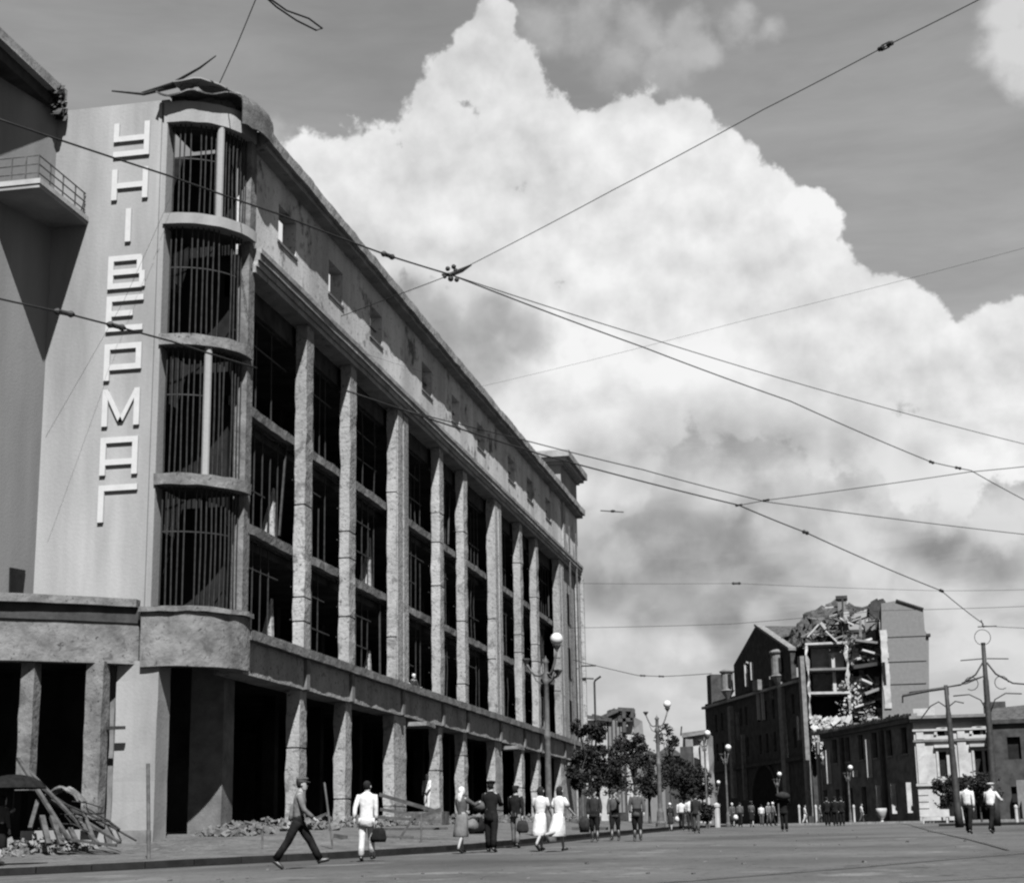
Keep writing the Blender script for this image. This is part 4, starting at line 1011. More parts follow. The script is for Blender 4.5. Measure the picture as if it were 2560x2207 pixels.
for x, y0, y1, wd in ((1830,1765,1995,1.1),(1957,1705,2010,1.2),(2007,1640,2040,.8),(1862,1835,2000,.35),(2003,1790,1850,.5)):
    u, za = uof(x, y0); zb = max(uof(x, y1)[1], gT); FT.part('buttress', 'greytrim', TB, u-wd/2, u+wd/2, zb, za, .02, .5, .06)
for x, y0, y1 in ((1826,1680,1728),(1953,1632,1692)):
    u, zb = uof(x, y1); _, za = uof(x, y0); c = FT.P(u, 0, .35)
    bw_ = MB().lathe((c.x, c.y, 0), [(.2,zb-1.0),(.8,zb),(.88,zb+.1),(.74,zb+.2),(.74,za-.1),(.9,za),(.95,za+.15),(.5,za+.4),(.05,za+.5)], 14).build('oriel', 'greytrim', TB, smooth=False)
    d = Vector((-.1, -1, 0)).normalized(); e = Vector((d.y, -d.x, 0))
    MB().obox(c+d*.76+ZU*(zb+1.3)-e*.45, e*.22, d*.04, ZU*.8).build('pane', 'black', bw_)
FT.part('string_course', 'brickgrey', TB, 0, LT_, uof(2000,1705)[1], uof(2000,1705)[1]+.3, .02, .5, .03)
FT.part('string_course', 'brickdark', TB, 0, LT_, gT+6.9, gT+7.3, .02, .4, .03)
u, z = uof(1903, 1700); FT.part('balcony', 'greytrim', TB, u-1.0, u+1.0, z-1.2, z, .02, .8, .05)
# dark archway
u0, z0 = uof(1915, 1990); mb = MB()
pts = [FT.P(u0+4.6*math.cos(PI*i/14), gT+2.6+4.3*math.sin(PI*i/14), .03) for i in range(15)]+[FT.P(u0-4.6, gT, .03), FT.P(u0+4.6, gT, .03)]
mb.prismdir(pts, DN*.03).build('archway', 'black', TB)
mb = MB()
for i in range(16):
    q0, q1 = PI*i/16, PI*(i+1)/16
    mb.prismdir([FT.P(u0+r*math.cos(q), gT+2.6+r*.94*math.sin(q), .03) for r, q in ((4.62,q0),(5.05,q0),(5.05,q1),(4.62,q1))], DN*.2)
mb.build('arch_moulding', 'brickdark', TB)
# steep front gable on the street side with its roof behind
ua, za = uof(1890, 1562); ul, zl_ = uof(1834, 1662); ur, zr_ = uof(1975, 1622)
MB().prismdir([FT.P(ul, zE-.2, 0), FT.P(ul, zl_, 0), FT.P(ua, za, 0), FT.P(ur, zr_, 0), FT.P(ur, zE-.2, 0)], DN*-.6).build('street_gable', 'brickdark', TB)
mb = MB()
mb.prismdir([FT.P(ua, za+.15, .25), FT.P(ur-.2, zr_+.15, .25), FT.P(ur-.2, zr_-.15, .25), FT.P(ua, za-.15, .25)], DN*-.9).build('gable_coping', 'greytrim', TB)
MB().prismdir([FT.P(ul, zl_-.3, -.1), FT.P(ua, za-.1, -.1), FT.P(ur, zr_-.2, -.1)], DN*-9).build('gable_roof', 'roof', TB)
FT.part('turret', 'brickdark', TB, uof(1778)[0]-.9, uof(1778)[0]+.9, zE-.5, uof(1778,1685)[1], -2, .1, .1)
# main roof slope seen over the eaves, torn at its edge
rp = [(1834,1668),(1850,1655),(1920,1640),(1950,1595),(1985,1570),(2003,1553),(2035,1524),(2060,1523),(2105,1508),(2112,1560),(2050,1600),(2018,1612),(1990,1640)]
mb = MB(); q0 = FT.P(0, zE, -.3)
ridge = [T(1952,1596,Yt+7), T(1985,1568,Yt+7), T(2003,1556,Yt+6.5), T(2030,1526,Yt+6), T(2062,1520,Yt+6), T(2110,1506,Yt+6), T(2135,1520,Yt+6)]
eav = [T(1940,1655,Yt+12), T(1975,1640,Yt+6), T(1992,1630,Yt+3), T(2012,1612,Yt+.5), T(2045,1605,Yt+.3), T(2080,1590,Yt+.5), T(2100,1575,Yt+1)]
NN = 10; mb = MB()
for i in range(len(ridge)*4-3):
    k, f = divmod(i, 4); a = ridge[k].lerp(ridge[min(k+1, len(ridge)-1)], f/4); b = eav[k].lerp(eav[min(k+1, len(eav)-1)], f/4)
    for j in range(NN): p = a.lerp(b, j/(NN-1)); p = p+noise.noise_vector(p*.9)*.7+noise.noise_vector(p*3)*.35; mb.v.append(tuple(p))
ni = len(ridge)*4-3; rq = random.Random(5)
mb.f = [(i*NN+j, i*NN+j+1, (i+1)*NN+j+1, (i+1)*NN+j) for i in range(ni-1) for j in range(NN-1) if not (i > 8 and j > 2 and rq.random() < .3)]
o = mb.build('torn_roof', 'roof', TB); md = o.modifiers.new('t', 'SOLIDIFY'); md.thickness = .25
# torn-open rooms, facing the square
def fx(x): return T(x, 1700).x
X0, X1, X2 = fx(2018), fx(2122), fx(2203)
zs = [T(2070, y).z for y in (1608, 1672, 1731, 1805)]
for i, z in enumerate(zs[:3]):
    m = 'white' if i != 1 else 'greytrim'
    MB().bar((X0, Yt+2.7, z), (X1, Yt+2.7, z), 5.4, .24).jitter(.1, 1.1).build('floor_slab', m, TB)
subgrid_box(X0, X0+.26, Yt, Yt+5.5, zs[3]-3, zs[0], 20, .24, 3).build('partition_wall', 'white', TB)
subgrid_box(X1-.2, X1+.08, Yt, Yt+5.5, zs[3]-3, zs[0], 20, .24, 6).build('partition_wall', 'white', TB)
for i in range(3):
    m = ('room', 'brickgrey', 'black')[i] if i != 1 else 'greytrim'; MB().box(X0+.5, X1-.3, Yt+3.2, Yt+3.5, zs[i+1]+.17, zs[i]-.17).build('room_wall', m, TB)
    if i < 2:
        MB().box(fx(2076)+.1*i, fx(2112), Yt+2.0, Yt+2.3, zs[i+1]+.17, zs[i+1]+(2.0 if i == 0 else 1.1)).jitter(.05, 2).build('partition_or_lit_sliver', 'white', TB)
        MB().box(X0+.55, fx(2070) if i == 0 else fx(2062), Yt+2.3, Yt+2.6, zs[i+1]+.17, zs[i+1]+(.55 if i == 0 else .1)).jitter(.05, 2).build('partition_or_lit_sliver', 'white' if i == 0 else 'greytrim', TB)
        MB().box(fx(2082), fx(2090), Yt+1.0, Yt+1.3, zs[i+1]+.17, zs[i]-1.0+.9*i).jitter(.05, 2).build('partition_or_lit_sliver', 'white', TB)
MB().box(X0-.3, X2+.3, Yt+5.5, Yt+6, gT, T(2100,1560).z).build('rear_wall', 'soot', TB)
MB().box(X0, X2, Yt+.8, Yt+1.3, gT, zs[3]-1.2).jitter(.2, .6).build('lower_wall', 'brickdark', TB)
# hanging shredded floor and rubble slope, pale
mb = MB(); rq = random.Random(9)
for k in range(1500):
    x = rq.uniform(2022, 2125); lim = 1795+(x-2022)*.0+ (70 if x < 2060 else 25)
    y = rq.uniform(1797, lim) if x > 2045 else rq.uniform(1790, 1890); 
    if x < 2050: y = rq.uniform(1790, 1895); x = 2034+(y-1790)*.12+rq.uniform(-9, 16)*(1.2-(y-1790)/150)
    p = T(x, y, Yt+rq.uniform(-.4, .6)); s = rq.uniform(.06, .22)*(2 if rq.random() < .05 else 1)
    a = Vector((rq.uniform(-1,1), rq.uniform(-.4,.4), rq.uniform(-1,1))).normalized(); b = a.cross(Vector((rq.uniform(-.3,.3), 1, rq.uniform(-.3,.3)))).normalized()
    mb.obox(p, a*s, b*s*rq.uniform(.3, 1), a.cross(b)*s*.3)
mb.build('hanging_masonry', 'white', TB, kind='stuff')
mb = MB()
for k in range(1100):
    x = rq.uniform(2128, 2205); y = rq.choice([rq.uniform(1705, 1745), rq.uniform(1610, 1640), rq.uniform(1745, 1840), rq.uniform(1770, 1800)]); 
    if x > 2160 and y < 1700: y -= (x-2160)*.3
    p = T(x, y, Yt+rq.uniform(.5, 3.5)); s = rq.uniform(.07, .3)
    a = Vector((rq.uniform(-1,1), rq.uniform(-.4,.4), rq.uniform(-1,1))).normalized(); b = a.cross(Vector((rq.uniform(-.3,.3), 1, rq.uniform(-.3,.3)))).normalized()
    mb.obox(p, a*s, b*s*rq.uniform(.3, 1), a.cross(b)*s*.3)
mb.build('shattered_masonry', 'brickgrey', TB, kind='stuff')
for (xa, ya, xb, yb, hgt, m) in ((2128,1605,2190,1612,.25,'greytrim'),(2126,1672,2200,1660,.35,'brickdark'),(2150,1738,2200,1720,.3,'brickgrey')):
    a, b = T(xa, ya, Yt+.6), T(xb, yb, Yt+1.2); MB().bar(a, b, 4.0, hgt).jitter(.12, .9).build('floor_slab', m, TB)
for (xa, xb, ya, yb, m) in ((2128,2150,1690,1745,'white'),(2165,2186,1545,1600,'brickgrey'),(2187,2195,1520,1800,'brickdark'),(2150,2160,1660,1735,'greytrim'),(2170,2184,1665,1730,'brickdark'),(2132,2155,1760,1830,'brickgrey')):
    a, b = T(xa, yb, Yt+1.5), T(xb, ya, Yt+1.5); MB().box(a.x, b.x, Yt+1.5, Yt+2.2, a.z, b.z).jitter(.18, 1.1).build('partition_or_lit_sliver', m, TB)
for (x0, y0, n_, sp) in ((2128,1610,90,16),(2150,1655,60,14),(2140,1712,110,18),(2185,1640,50,10),(2140,1770,110,22),(2175,1800,80,16),(2118,1548,16,10)):
    mb = MB()
    for k in range(int(n_*1.7)):
        p = T(rq.gauss(x0, sp), rq.gauss(y0, sp*.6), Yt+rq.uniform(-.3, 1.2)); q_ = rq.uniform(.04, .17); a = Vector((rq.uniform(-1,1), rq.uniform(-.5,.5), rq.uniform(-1,1))).normalized(); b = a.cross(Vector((.2, 1, .1))).normalized()
        mb.obox(p, a*q_, b*q_*rq.uniform(.2, .9), a.cross(b)*q_*.3)
    mb.build('clinging_rubble', rq.choice(['trim', 'brickgrey', 'greytrim']), TB, kind='stuff')
for k in range(80):      # splintered boards and joists across the burst roof and floors
    x0, y0 = rq.uniform(2010, 2200), rq.choice([rq.uniform(1515, 1600), rq.uniform(1600, 1800)])
    if y0 > 1600: x0 = rq.uniform(2126, 2200)
    an = rq.gauss(0, .6); L = rq.uniform(12, 45); Y_ = Yt+rq.uniform(-.6, 3)
    a, b = T(x0-L*.5*math.cos(an), y0-L*.5*math.sin(an), Y_), T(x0+L*.5*math.cos(an), y0+L*.5*math.sin(an), Y_+.5)
    MB().bar(a, b, rq.uniform(.08, .24), rq.uniform(.08, .2)).jitter(.05, 1).build('splintered_board', rq.choice(['wood', 'trim', 'greytrim', 'darksteel', 'greytrim']), TB)
for (xa, ya, xb, yb) in ((2125,1612,2172,1598),(2128,1650,2150,1640),(2140,1702,2168,1712),(2130,1770,2180,1752),(2150,1628,2200,1640),(2160,1800,2200,1790)):
    a, b = T(xa, ya, Yt+.3), T(xb, yb, Yt+.9); MB().bar(a, b, 2.5, .22).jitter(.25, 1.2).build('broken_floor', 'trim', TB)
for (x0, y0, w0, h0) in ((2130,1620,14,34),(2176,1640,12,26),(2136,1725,20,36),(2160,1760,14,40),(2190,1690,8,60)):
    a, b = T(x0, y0+h0, Yt+.4), T(x0+w0, y0, Yt+.4); subgrid_box(a.x, b.x, Yt+.4, Yt+.8, a.z, b.z, 8, .3, x0).build('partition_or_lit_sliver', rq.choice(['trim', 'greytrim', 'white']), TB)
# rafters
def raf(a, b, Y, m='trim', w=.16): MB().bar(T(*a, Y), T(*b, Y), w).build('rafter', m, TB)
raf((2018,1592),(2047,1560),Yt-.2); raf((2047,1560),(2092,1603),Yt-.2); raf((2052,1556),(2064,1572),Yt-.3,'white',.3); raf((2060,1575),(2108,1520),Yt+1,'wood')
raf((2100,1530),(2112,1602),Yt+.5,'wood',.12); raf((2106,1490),(2108,1605),Yt+.4,'darksteel',.2); raf((2075,1540),(2150,1560),Yt+1,'wood'); raf((2130,1530),(2185,1512),Yt+1,'wood',.3)
raf((2120,1560),(2200,1530),Yt+2,'wood'); raf((2080,1555),(2125,1600),Yt+.9,'wood',.12); raf((2150,1545),(2152,1600),Yt+1.5,'greytrim',.3); raf((2168,1528),(2205,1505),Yt+1.2,'darksteel',.25); raf((2135,1562),(2100,1545),Yt,'trim',.2)
MB().box(fx(2106), fx(2130), Yt+1.5, Yt+2.8, T(2110,1575).z, T(2110,1490).z).jitter(.06, 1.4).build('chimney', 'brickgrey', TB)
MB().box(fx(2102), fx(2132), Yt+1.3, Yt+3, T(2110,1492).z, T(2110,1484).z).build('chimney_cap', 'brickdark', TB)
MB().box(fx(2113), fx(2134), Yt+.8, Yt+1.4, T(2120,1548).z, T(2120,1527).z).jitter(.1, 1.4).build('chimney_base', 'white', TB)
# gable block
gl, gr_, Yg = T(2208,2045,Yt-2), T(2322,2045,Yt-2), Yt-2
zt0, zt1, zt2, ztm = T(2200,1507,Yg).z, T(2235,1500,Yg).z, T(2318,1524,Yg).z, T(2210,1505,Yg).z
gp = [(g, Yg, z) for g, z in ((gl.x, gT-1), (gr_.x, gT-1), (T(2322,1590,Yg).x, T(2322,1590,Yg).z), (T(2312,1575,Yg).x, T(2312,1575,Yg).z), (T(2308,1523,Yg).x, T(2308,1523,Yg).z), (T(2240,1501,Yg).x, T(2240,1501,Yg).z), (T(2203,1508,Yg).x, T(2203,1508,Yg).z))]
MB().prismdir(gp, (0, 9, 0)).build('brick_gable', 'brickgrey', TB)
MB().bar(T(2240,1499,Yg-.1), T(2309,1521,Yg-.1), .2, .16).build('gable_coping', 'brickdark', TB)
mb = MB()
for i in range(14):
    y0_ = 1575+(1770-1575)*i/14; y1_ = 1575+(1770-1575)*(i+1)/14; a = T(2208+(i*.9), y1_, Yg); b = T(2208+i*.9, y0_, Yg); w_ = .4+.15*noise.noise(Vector((i*.9,0,0)))
    mb.box(a.x-.3, a.x+w_, Yg-.15, Yg+.5, a.z, b.z)
mb.jitter(.1, 1.3).build('plastered_edge', 'white', TB)
for y in (1590, 1652, 1708): a = T(2218, y, Yg); b = T(2316, y, Yg); MB().box(a.x, b.x, Yg-.08, Yg-.01, a.z-.1, a.z+.08).jitter(.02, 1).build('string_course', 'brickgrey', TB)
MB().box(T(2316,1585,Yg).x, T(2326,1585,Yg).x, Yg-.3, Yg+1, T(2316,1590,Yg).z, T(2316,1584,Yg).z).build('bracket', 'brickdark', TB)
w = MB().box(T(2205,1650,Yg).x, T(2212,1650,Yg).x, Yg-.2, Yg-.16, T(2205,1712,Yg).z, T(2205,1655,Yg).z).build('window', 'black', TB)
mb = MB()
for k in range(160):
    p = T(2195+rq.uniform(-14, 12), 1512+rq.uniform(-8, 30), Yt-1); s = rq.uniform(.1, .4); mb.obox(p, (s, 0, s*.5), (0, s, 0), (-s*.3, 0, s*.5))
mb.build('shattered_masonry', 'brickdark', TB, kind='stuff')

# ------------------------------------------------------------------ far ruins left of centre
def ruinbox(th, xa, xb, ytop, Y, dep, m, name, jit=.15, sc=.7):
    a, b = onY(xa, ytop, Y), onY(xb, ytop, Y); return subgrid_box(a.x, b.x, Y, Y+dep, 2.0, a.z, 8, jit, xa).build(name, m, th)
Yf = 165.0; p = onY(1520, 2045, Yf)
FRu = thing('shelled_building', 'shelled building with ragged open top behind the trees, left of the three armed lamp', 'building', (p.x, p.y, 2.4))
ruinbox(FRu, 1462, 1515, 1800, Yf, 8, 'trim', 'wall'); ruinbox(FRu, 1518, 1560, 1776, Yf, 8, 'brickdark', 'wall'); ruinbox(FRu, 1562, 1583, 1790, Yf+.5, 8, 'trim', 'wall')
for a, b in (((1458,1790),(1520,1798)),((1500,1795),(1545,1775)),((1545,1772),(1585,1774)),((1583,1772),(1580,1800)),((1545,1800),(1583,1798)),((1560,1775),(1562,1830)),((1480,1788),(1530,1800))):
    MB().bar(onY(*a, Yf-.2), onY(*b, Yf-.2), .35, .35).build('beam', 'wood', FRu)
for x in (1524, 1534, 1544, 1553): 
    a = onY(x, 1800, Yf-.05); MB().box(a.x-.12, a.x+.12, Yf-.06, Yf-.02, 4, a.z).build('window_strip', 'brickgrey', FRu)
for x in (1475, 1492, 1507):
    for y in (1830, 1870, 1915): a = onY(x, y, Yf-.05); MB().box(a.x-.35, a.x+.35, Yf-.06, Yf-.02, a.z-.7, a.z+.3).build('window', 'black', FRu)
mb = MB()
for k in range(240): q = onY(random.uniform(1520, 1583), random.gauss(1784, 5), Yf+random.uniform(-.2, 4)); s = random.uniform(.06, .2); mb.obox(q, (s, 0, s*.4), (0, s, 0), (-s*.4, 0, s*.6))
mb.build('broken_masonry', 'brickdark', FRu, kind='stuff')
a = onY(1487, 1790, 150)
th = thing('mast', 'thin bent mast rising above the shelled building', 'mast', (a.x, a.y, G(a.x, a.y)))
MB().tube([(a.x, a.y, 2.2), onY(1486,1705,150), onY(1488,1700,150), onY(1502,1690,150)], .1, 6).build('pole', 'darksteel', th)
MB().tube([onY(1456,1690,150), onY(1460,1695,150), onY(1484,1696,150)], .07, 5).build('arm', 'darksteel', th)
Yq = 190.0; p = onY(1735, 2045, Yq)
AR = thing('arched_ruin', 'small pale ruined building with an arched window, left of the dark facade', 'building', (p.x, p.y, 2.6))
ruinbox(AR, 1706, 1768, 1832, Yq, 8, 'white', 'wall'); ruinbox(AR, 1712, 1730, 1840, Yq-.6, .5, 'brickgrey', 'pilaster'); ruinbox(AR, 1752, 1757, 1850, Yq-.6, .5, 'trim', 'pilaster'); ruinbox(AR, 1700, 1730, 1866, Yq-1.6, 1, 'brickdark', 'sign_wall', .02)
c = onY(1735, 1915, Yq-.1)
MB().prismdir([(c.x+1.0*math.cos(PI*i/10), Yq-.15, c.z+1.0*math.sin(PI*i/10)) for i in range(11)]+[(c.x-1.0, Yq-.15, c.z-3), (c.x+1.0, Yq-.15, c.z-3)], (0, .04, 0)).build('arched_window', 'black', AR)
a = onY(1706,1838,Yq-.3); b = onY(1768,1830,Yq-.3); MB().bar(a, b, 1.0, .5).jitter(.1, 1).build('cornice', 'greytrim', AR)
MB().bar(onY(1702,1838,Yq-.5), onY(1704,1815,Yq-.5), .15).build('spike', 'darksteel', AR)
# distant blocks closing the street
DS = [(1585,1660,1905,230,'brickgrey','grey distant house behind the round dark tree'),(1640,1700,1890,260,'brickdark','dark distant house behind the tall narrow tree'),(1420,1470,1960,240,'brickdark','dark distant house glimpsed behind the store corner')]
for (xa, xb, yt, Y, m, lab) in DS:
    a, b = onY(xa, yt, Y), onY(xb, yt, Y); th = thing('distant_house', lab, 'building', (a.x, Y, 2.6))
    MB().box(a.x, b.x, Y, Y+10, 2, a.z).build('wall', m, th)
    MB().prismdir([(a.x-.3, Y-.3, a.z), (b.x+.3, Y-.3, a.z), ((a.x+b.x)/2, Y-.3, a.z+1.6)], (0, 10.6, 0)).build('roof', 'roof', th)

# ------------------------------------------------------------------ small street things far off
def upost(x, yb, yt, Y, r, name, m, label, cat):
    b = onY(x, yb, Y); b.z = G(b.x, b.y); h = max(.4, onY(x, yt, Y).z-b.z)
    return tag(MB().lathe(tuple(b), [(r,0),(r,h*.8),(r*1.2,h*.82),(r*1.2,h*.92),(.01,h)], 8).build(name, m), label, cat)
for x, Y, lab in ((1999,150,'white post at the far kerb left of the three standing men'),(2041,150,'white post at the far kerb just behind the three standing men'),(2136,148,'white post at the far kerb right of the three standing men'),(2562/1.0-20,95,'pale post at the right edge of the picture')):
    upost(x, 2045, 2010, Y, .09, 'kerb_post', 'white', lab, 'post')
b = onY(2205, 2048, 146); b.z = G(b.x, b.y)
tag(MB().lathe(tuple(b), [(.28,0),(.28,.12),(.12,.2),(.1,.35),(.3,.55),(.42,.95),(.46,1.25),(.38,1.28),(.3,1.15)], 14).build('street_urn', 'white', smooth=True), 'white pedestal urn at the far kerb before the low dark facade', 'urn')
upost(1793, 2045, 2005, 118, .2, 'banded_post', 'trim', 'short pale banded post beside the far lamps', 'post')
b = onY(2420, 2048, 120); b.z = G(b.x, b.y)
th = thing('street_bench', 'pale bench with slatted back before the white stuccoed front', 'bench', tuple(b))
b2 = b+Vector((-2.2, 0, 0))
MB().box(b2.x-1, b2.x+1, b2.y-.25, b2.y+.25, b.z+.42, b.z+.5).build('seat', 'white', th); MB().box(b2.x-1, b2.x+1, b2.y+.25, b2.y+.32, b.z+.5, b.z+.95).build('backrest', 'white', th)
for s in (-.8, .8): MB().box(b2.x+s-.06, b2.x+s+.06, b2.y-.22, b2.y+.22, b.z, b.z+.42).build('leg', 'white', th)
kb = MB()
for i in range(30):
    x = -9.5+i*1.9; Y = 141; kb.box(x, x+1.86, Y, Y+.35, gz(x, Y)-.1, gz(x, Y)+.18)
o = kb.build('far_kerb', 'rubblel'); o['kind'] = 'structure'
kb = MB()
for i in range(24):
    x = 4.5+i*1.5; Y = 92+.15*i; kb.box(x, x+1.46, Y, Y+.35, gz(x, Y)-.1, gz(x, Y)+.14)
o = kb.build('right_kerb', 'kerb'); o['kind'] = 'structure'

mb = MB(); rr = random.Random(77)
for k in range(160):
    y = 26+60*rr.random()**1.5; x = rr.uniform(-16, 12)
    if x < kerbx(y)+.2: continue
    s_ = rr.uniform(.008, .03); z = gz(x, y)+s_*.4; a = Vector((rr.uniform(-1,1), rr.uniform(-1,1), 0)).normalized()
    mb.obox((x, y, z), a*s_*1.4, Vector((-a.y, a.x, .2))*s_, (0, 0, s_*.6))
o = mb.build('road_grit', 'rubble'); o['kind'] = 'stuff'; o['label'] = 'grit and small stones scattered over the road'
# ------------------------------------------------------------------ people
JOBS = []
def loft(mb, secs, n=14, caps=True):
    """secs: (centre, half-axis a, half-axis b)"""
    o = len(mb.v)
    for (c, a, b) in secs:
        for k in range(n):
            q = 2*PI*k/n; mb.v.append(tuple(Vector(c)+Vector(a)*math.cos(q)+Vector(b)*math.sin(q)))
    for i in range(len(secs)-1):
        for k in range(n): mb.f.append((o+i*n+k, o+i*n+(k+1)%n, o+(i+1)*n+(k+1)%n, o+(i+1)*n+k))
    if caps: mb.f.append(tuple(o+k for k in range(n-1,-1,-1))); mb.f.append(tuple(o+(len(secs)-1)*n+k for k in range(n)))
    return mb
def person(label, x, Y, heading, H=1.74, legs=(0,0,0,0), arms=((8,6,12),(8,6,12)), top='grey_cloth', bot='dark_cloth', wear='trousers', sleeves='long', hat=None, hatm='dark_cloth', lean=0,
           female=False, shoes='shoe', group=None, look=0, loc=None, coat=0, wide=1.0, hairm='hair', tuck=True, headtilt=0, boots=False):
    if loc is None: p = onY(x, 2080, Y); loc = Vector((p.x, Y, G(p.x, Y)))
    s = H/1.74; h = R_(heading); fwd = Vector((math.sin(h), math.cos(h), 0)); rgt = Vector((math.cos(h), -math.sin(h), 0))
    lt1, lk1, lt2, lk2 = [R_(v) for v in legs]
    hw = .09; TL, SL = .43, .42
    def leg(sx, a, k):
        hp = Vector((sx*hw, 0, .93)); kn = hp+Vector((sx*.01, math.sin(a), -math.cos(a)))*TL; an = kn+Vector((0, math.sin(a-k), -math.cos(a-k)))*SL
        f = a-k*.9; f = max(-.9, min(.35, f if k > .15 or a < 0 else f*.6)); toe = an+Vector((sx*.02, math.cos(f)*.17, math.sin(f)*.17-.045)); heel = an+Vector((0, -math.cos(f)*.05, -.05-math.sin(f)*.05))
        return hp, kn, an, toe, heel
    LG = [leg(-1, lt1, lk1), leg(1, lt2, lk2)]
    dz = -min(min(g[3].z-.03, g[4].z-.03) for g in LG)
    ln = R_(lean)
    def up(v):      # upper body leans forward about the hips
        v = Vector(v); y, z = v.y, v.z-.95; return Vector((v.x, y*math.cos(ln)+z*math.sin(ln), .95+z*math.cos(ln)-y*math.sin(ln)))
    def Wd(v, d=True):
        v = Vector(v); return loc+(rgt*v.x+fwd*v.y)*s+ZU*((v.z+dz)*s)
    def Wv(v): v = Vector(v); return (rgt*v.x+fwd*v.y+ZU*v.z)*s
    sw = .175 if not female else .155
    AR_ = []
    for i, (f, o_, e) in enumerate(arms):
        sx = -1 if i == 0 else 1; f, o_, e = R_(f), R_(o_), R_(e)
        sh = Vector((sx*sw, 0, 1.42)); ex_ = Vector((sx*math.sin(o_), math.sin(f)*math.cos(o_), -math.cos(f)*math.cos(o_)))
        el = sh+ex_*.29; fo = Vector((sx*math.sin(o_)*.2 - sx*.25*math.sin(e), math.sin(f+e), -math.cos(f+e))).normalized()
        wr = el+fo*.25; AR_.append((up(sh), up(el), up(wr), up(wr+fo*.09), fo))
    th = thing('person', label, 'person', tuple(loc), group)
    neck, hb, hc = up((0, .0, 1.47)), up((0, .01, 1.53)), up((0, .02+.05*math.sin(R_(headtilt)), 1.63))
    # body skeleton, one skinned surface
    V = [((0,0,.95),.12), (up((0,0,1.12)),.115), (up((0,0,1.30)),.13), (up((0,0,1.41)),.09), (neck,.055), (hb,.06), (hc,.075)]
    E = [(0,1),(1,2),(2,3),(3,4),(4,5),(5,6)]
    for (a, b, c, d, fo) in AR_:
        n0 = len(V); V += [(a,.055),(b,.042),(c,.028),(d,.034)]; E += [(3,n0),(n0,n0+1),(n0+1,n0+2),(n0+2,n0+3)]
    for (hp, kn, an, toe, heel) in LG:
        n0 = len(V); V += [(hp+Vector((0,0,-.05)),.075),(kn,.05),(kn.lerp(an, .35),.05),(an,.036),(toe,.03)]; E += [(0,n0),(n0,n0+1),(n0+1,n0+2),(n0+2,n0+3),(n0+3,n0+4)]
    me = bpy.data.meshes.new('body_src'); me.from_pydata([tuple(Wd(v)) for v, r in V], E, [])
    ob = bpy.data.objects.new('body_src', me); COL.objects.link(ob)
    ob.modifiers.new('skin', 'SKIN'); 
    lay = me.skin_vertices[0].data
    for i, (v, r) in enumerate(V): lay[i].radius = (r*s, r*s)
    lay[0].use_root = True
    sb = ob.modifiers.new('sub', 'SUBSURF'); sb.levels = 1; sb.render_levels = 1
    # extras welded into the body mesh: head with face, fingers
    ex_ = MB(); lk_ = R_(look); hf = Vector((math.sin(lk_), math.cos(lk_), 0)); hr = Vector((math.cos(lk_), -math.sin(lk_), 0))
    sc = [(-.115,.045,.05,.035),(-.10,.055,.065,.02),(-.06,.066,.085,.01),(-.02,.074,.095,.0),(.03,.078,.1,-.005),(.07,.072,.094,-.01),(.1,.052,.07,-.01),(.118,.02,.03,-.01)]
    loft(ex_, [(Wd(hc+hf*o_+Vector((0,0,z))), Wv(hr*a), Wv(hf*b)) for z, a, b, o_ in sc], 14)
    nose = hc+hf*.1+Vector((0,0,-.02)); ex_.add([Wd(nose+hr*.012+Vector((0,0,-.02))), Wd(nose-hr*.012+Vector((0,0,-.02))), Wd(nose+hf*.022+Vector((0,0,-.022))), Wd(nose+hf*-.008+Vector((0,0,.035)))], [(0,1,2),(0,2,3),(2,1,3),(0,3,1)])
    for sx in (-1, 1): ex_.ball(tuple(Wd(hc+hr*sx*.078+Vector((0,0,-.01)))), .02*s, 6, 1.5)
    ex_.bar(Wd(hc+hf*.095-hr*.022+Vector((0,0,-.065))), Wd(hc+hf*.095+hr*.022+Vector((0,0,-.065))), .012*s, .01*s)
    for (a, b, c, d, fo) in AR_:
        fo = fo.normalized(); sd_ = fo.cross(Vector((1,0,0))).normalized()
        for k in range(4):
            off = sd_*((k-1.5)*.018); l = (.06,.07,.072,.055)[k]; q = d+off
            ex_.tube([Wd(d-fo*.02+off), Wd(q+fo*l*.5), Wd(q+fo*l*.85+Vector((-.02 if a.x > 0 else .02, 0, 0)))], [.010*s,.009*s,.006*s], 5)
        ex_.tube([Wd(c+fo*.03+sd_*.02), Wd(c+fo*.06+sd_*.045), Wd(d+fo*.02+sd_*.05)], [.012*s,.010*s,.007*s], 5)
    JOBS.append((ob, ex_, th))
    for sx in (-1, 1): MB().ball(tuple(Wd(hc+hf*.088+hr*sx*.03+Vector((0,0,.012)))), .011*s, 6).build('eye', 'eye', th)
    # hair or head cover
    hb_ = MB(); back = .018
    if hat == 'cap' or hat is None or hat == 'beret':
        loft(hb_, [(Wd(hc-hf*(back+.008)+Vector((0,0,z))), Wv(hr*a), Wv(hf*b)) for z, a, b in (((-.06 if not female else -.13),.06,.07),(-.02,.078,.08),(.03,.085,.095),(.075,.08,.095),(.11,.055,.07),(.128,.02,.03))], 14)
        hb_.build('hair', hairm, th, smooth=True)
    if female and hat is None:
        mb = MB(); loft(mb, [(Wd(hc-hf*.05+Vector((0,0,z))), Wv(hr*a), Wv(hf*b)) for z, a, b in ((-.16,.05,.035),(-.1,.088,.06),(0,.092,.075),(.06,.085,.07))], 12); mb.build('hair_roll', hairm, th, smooth=True)
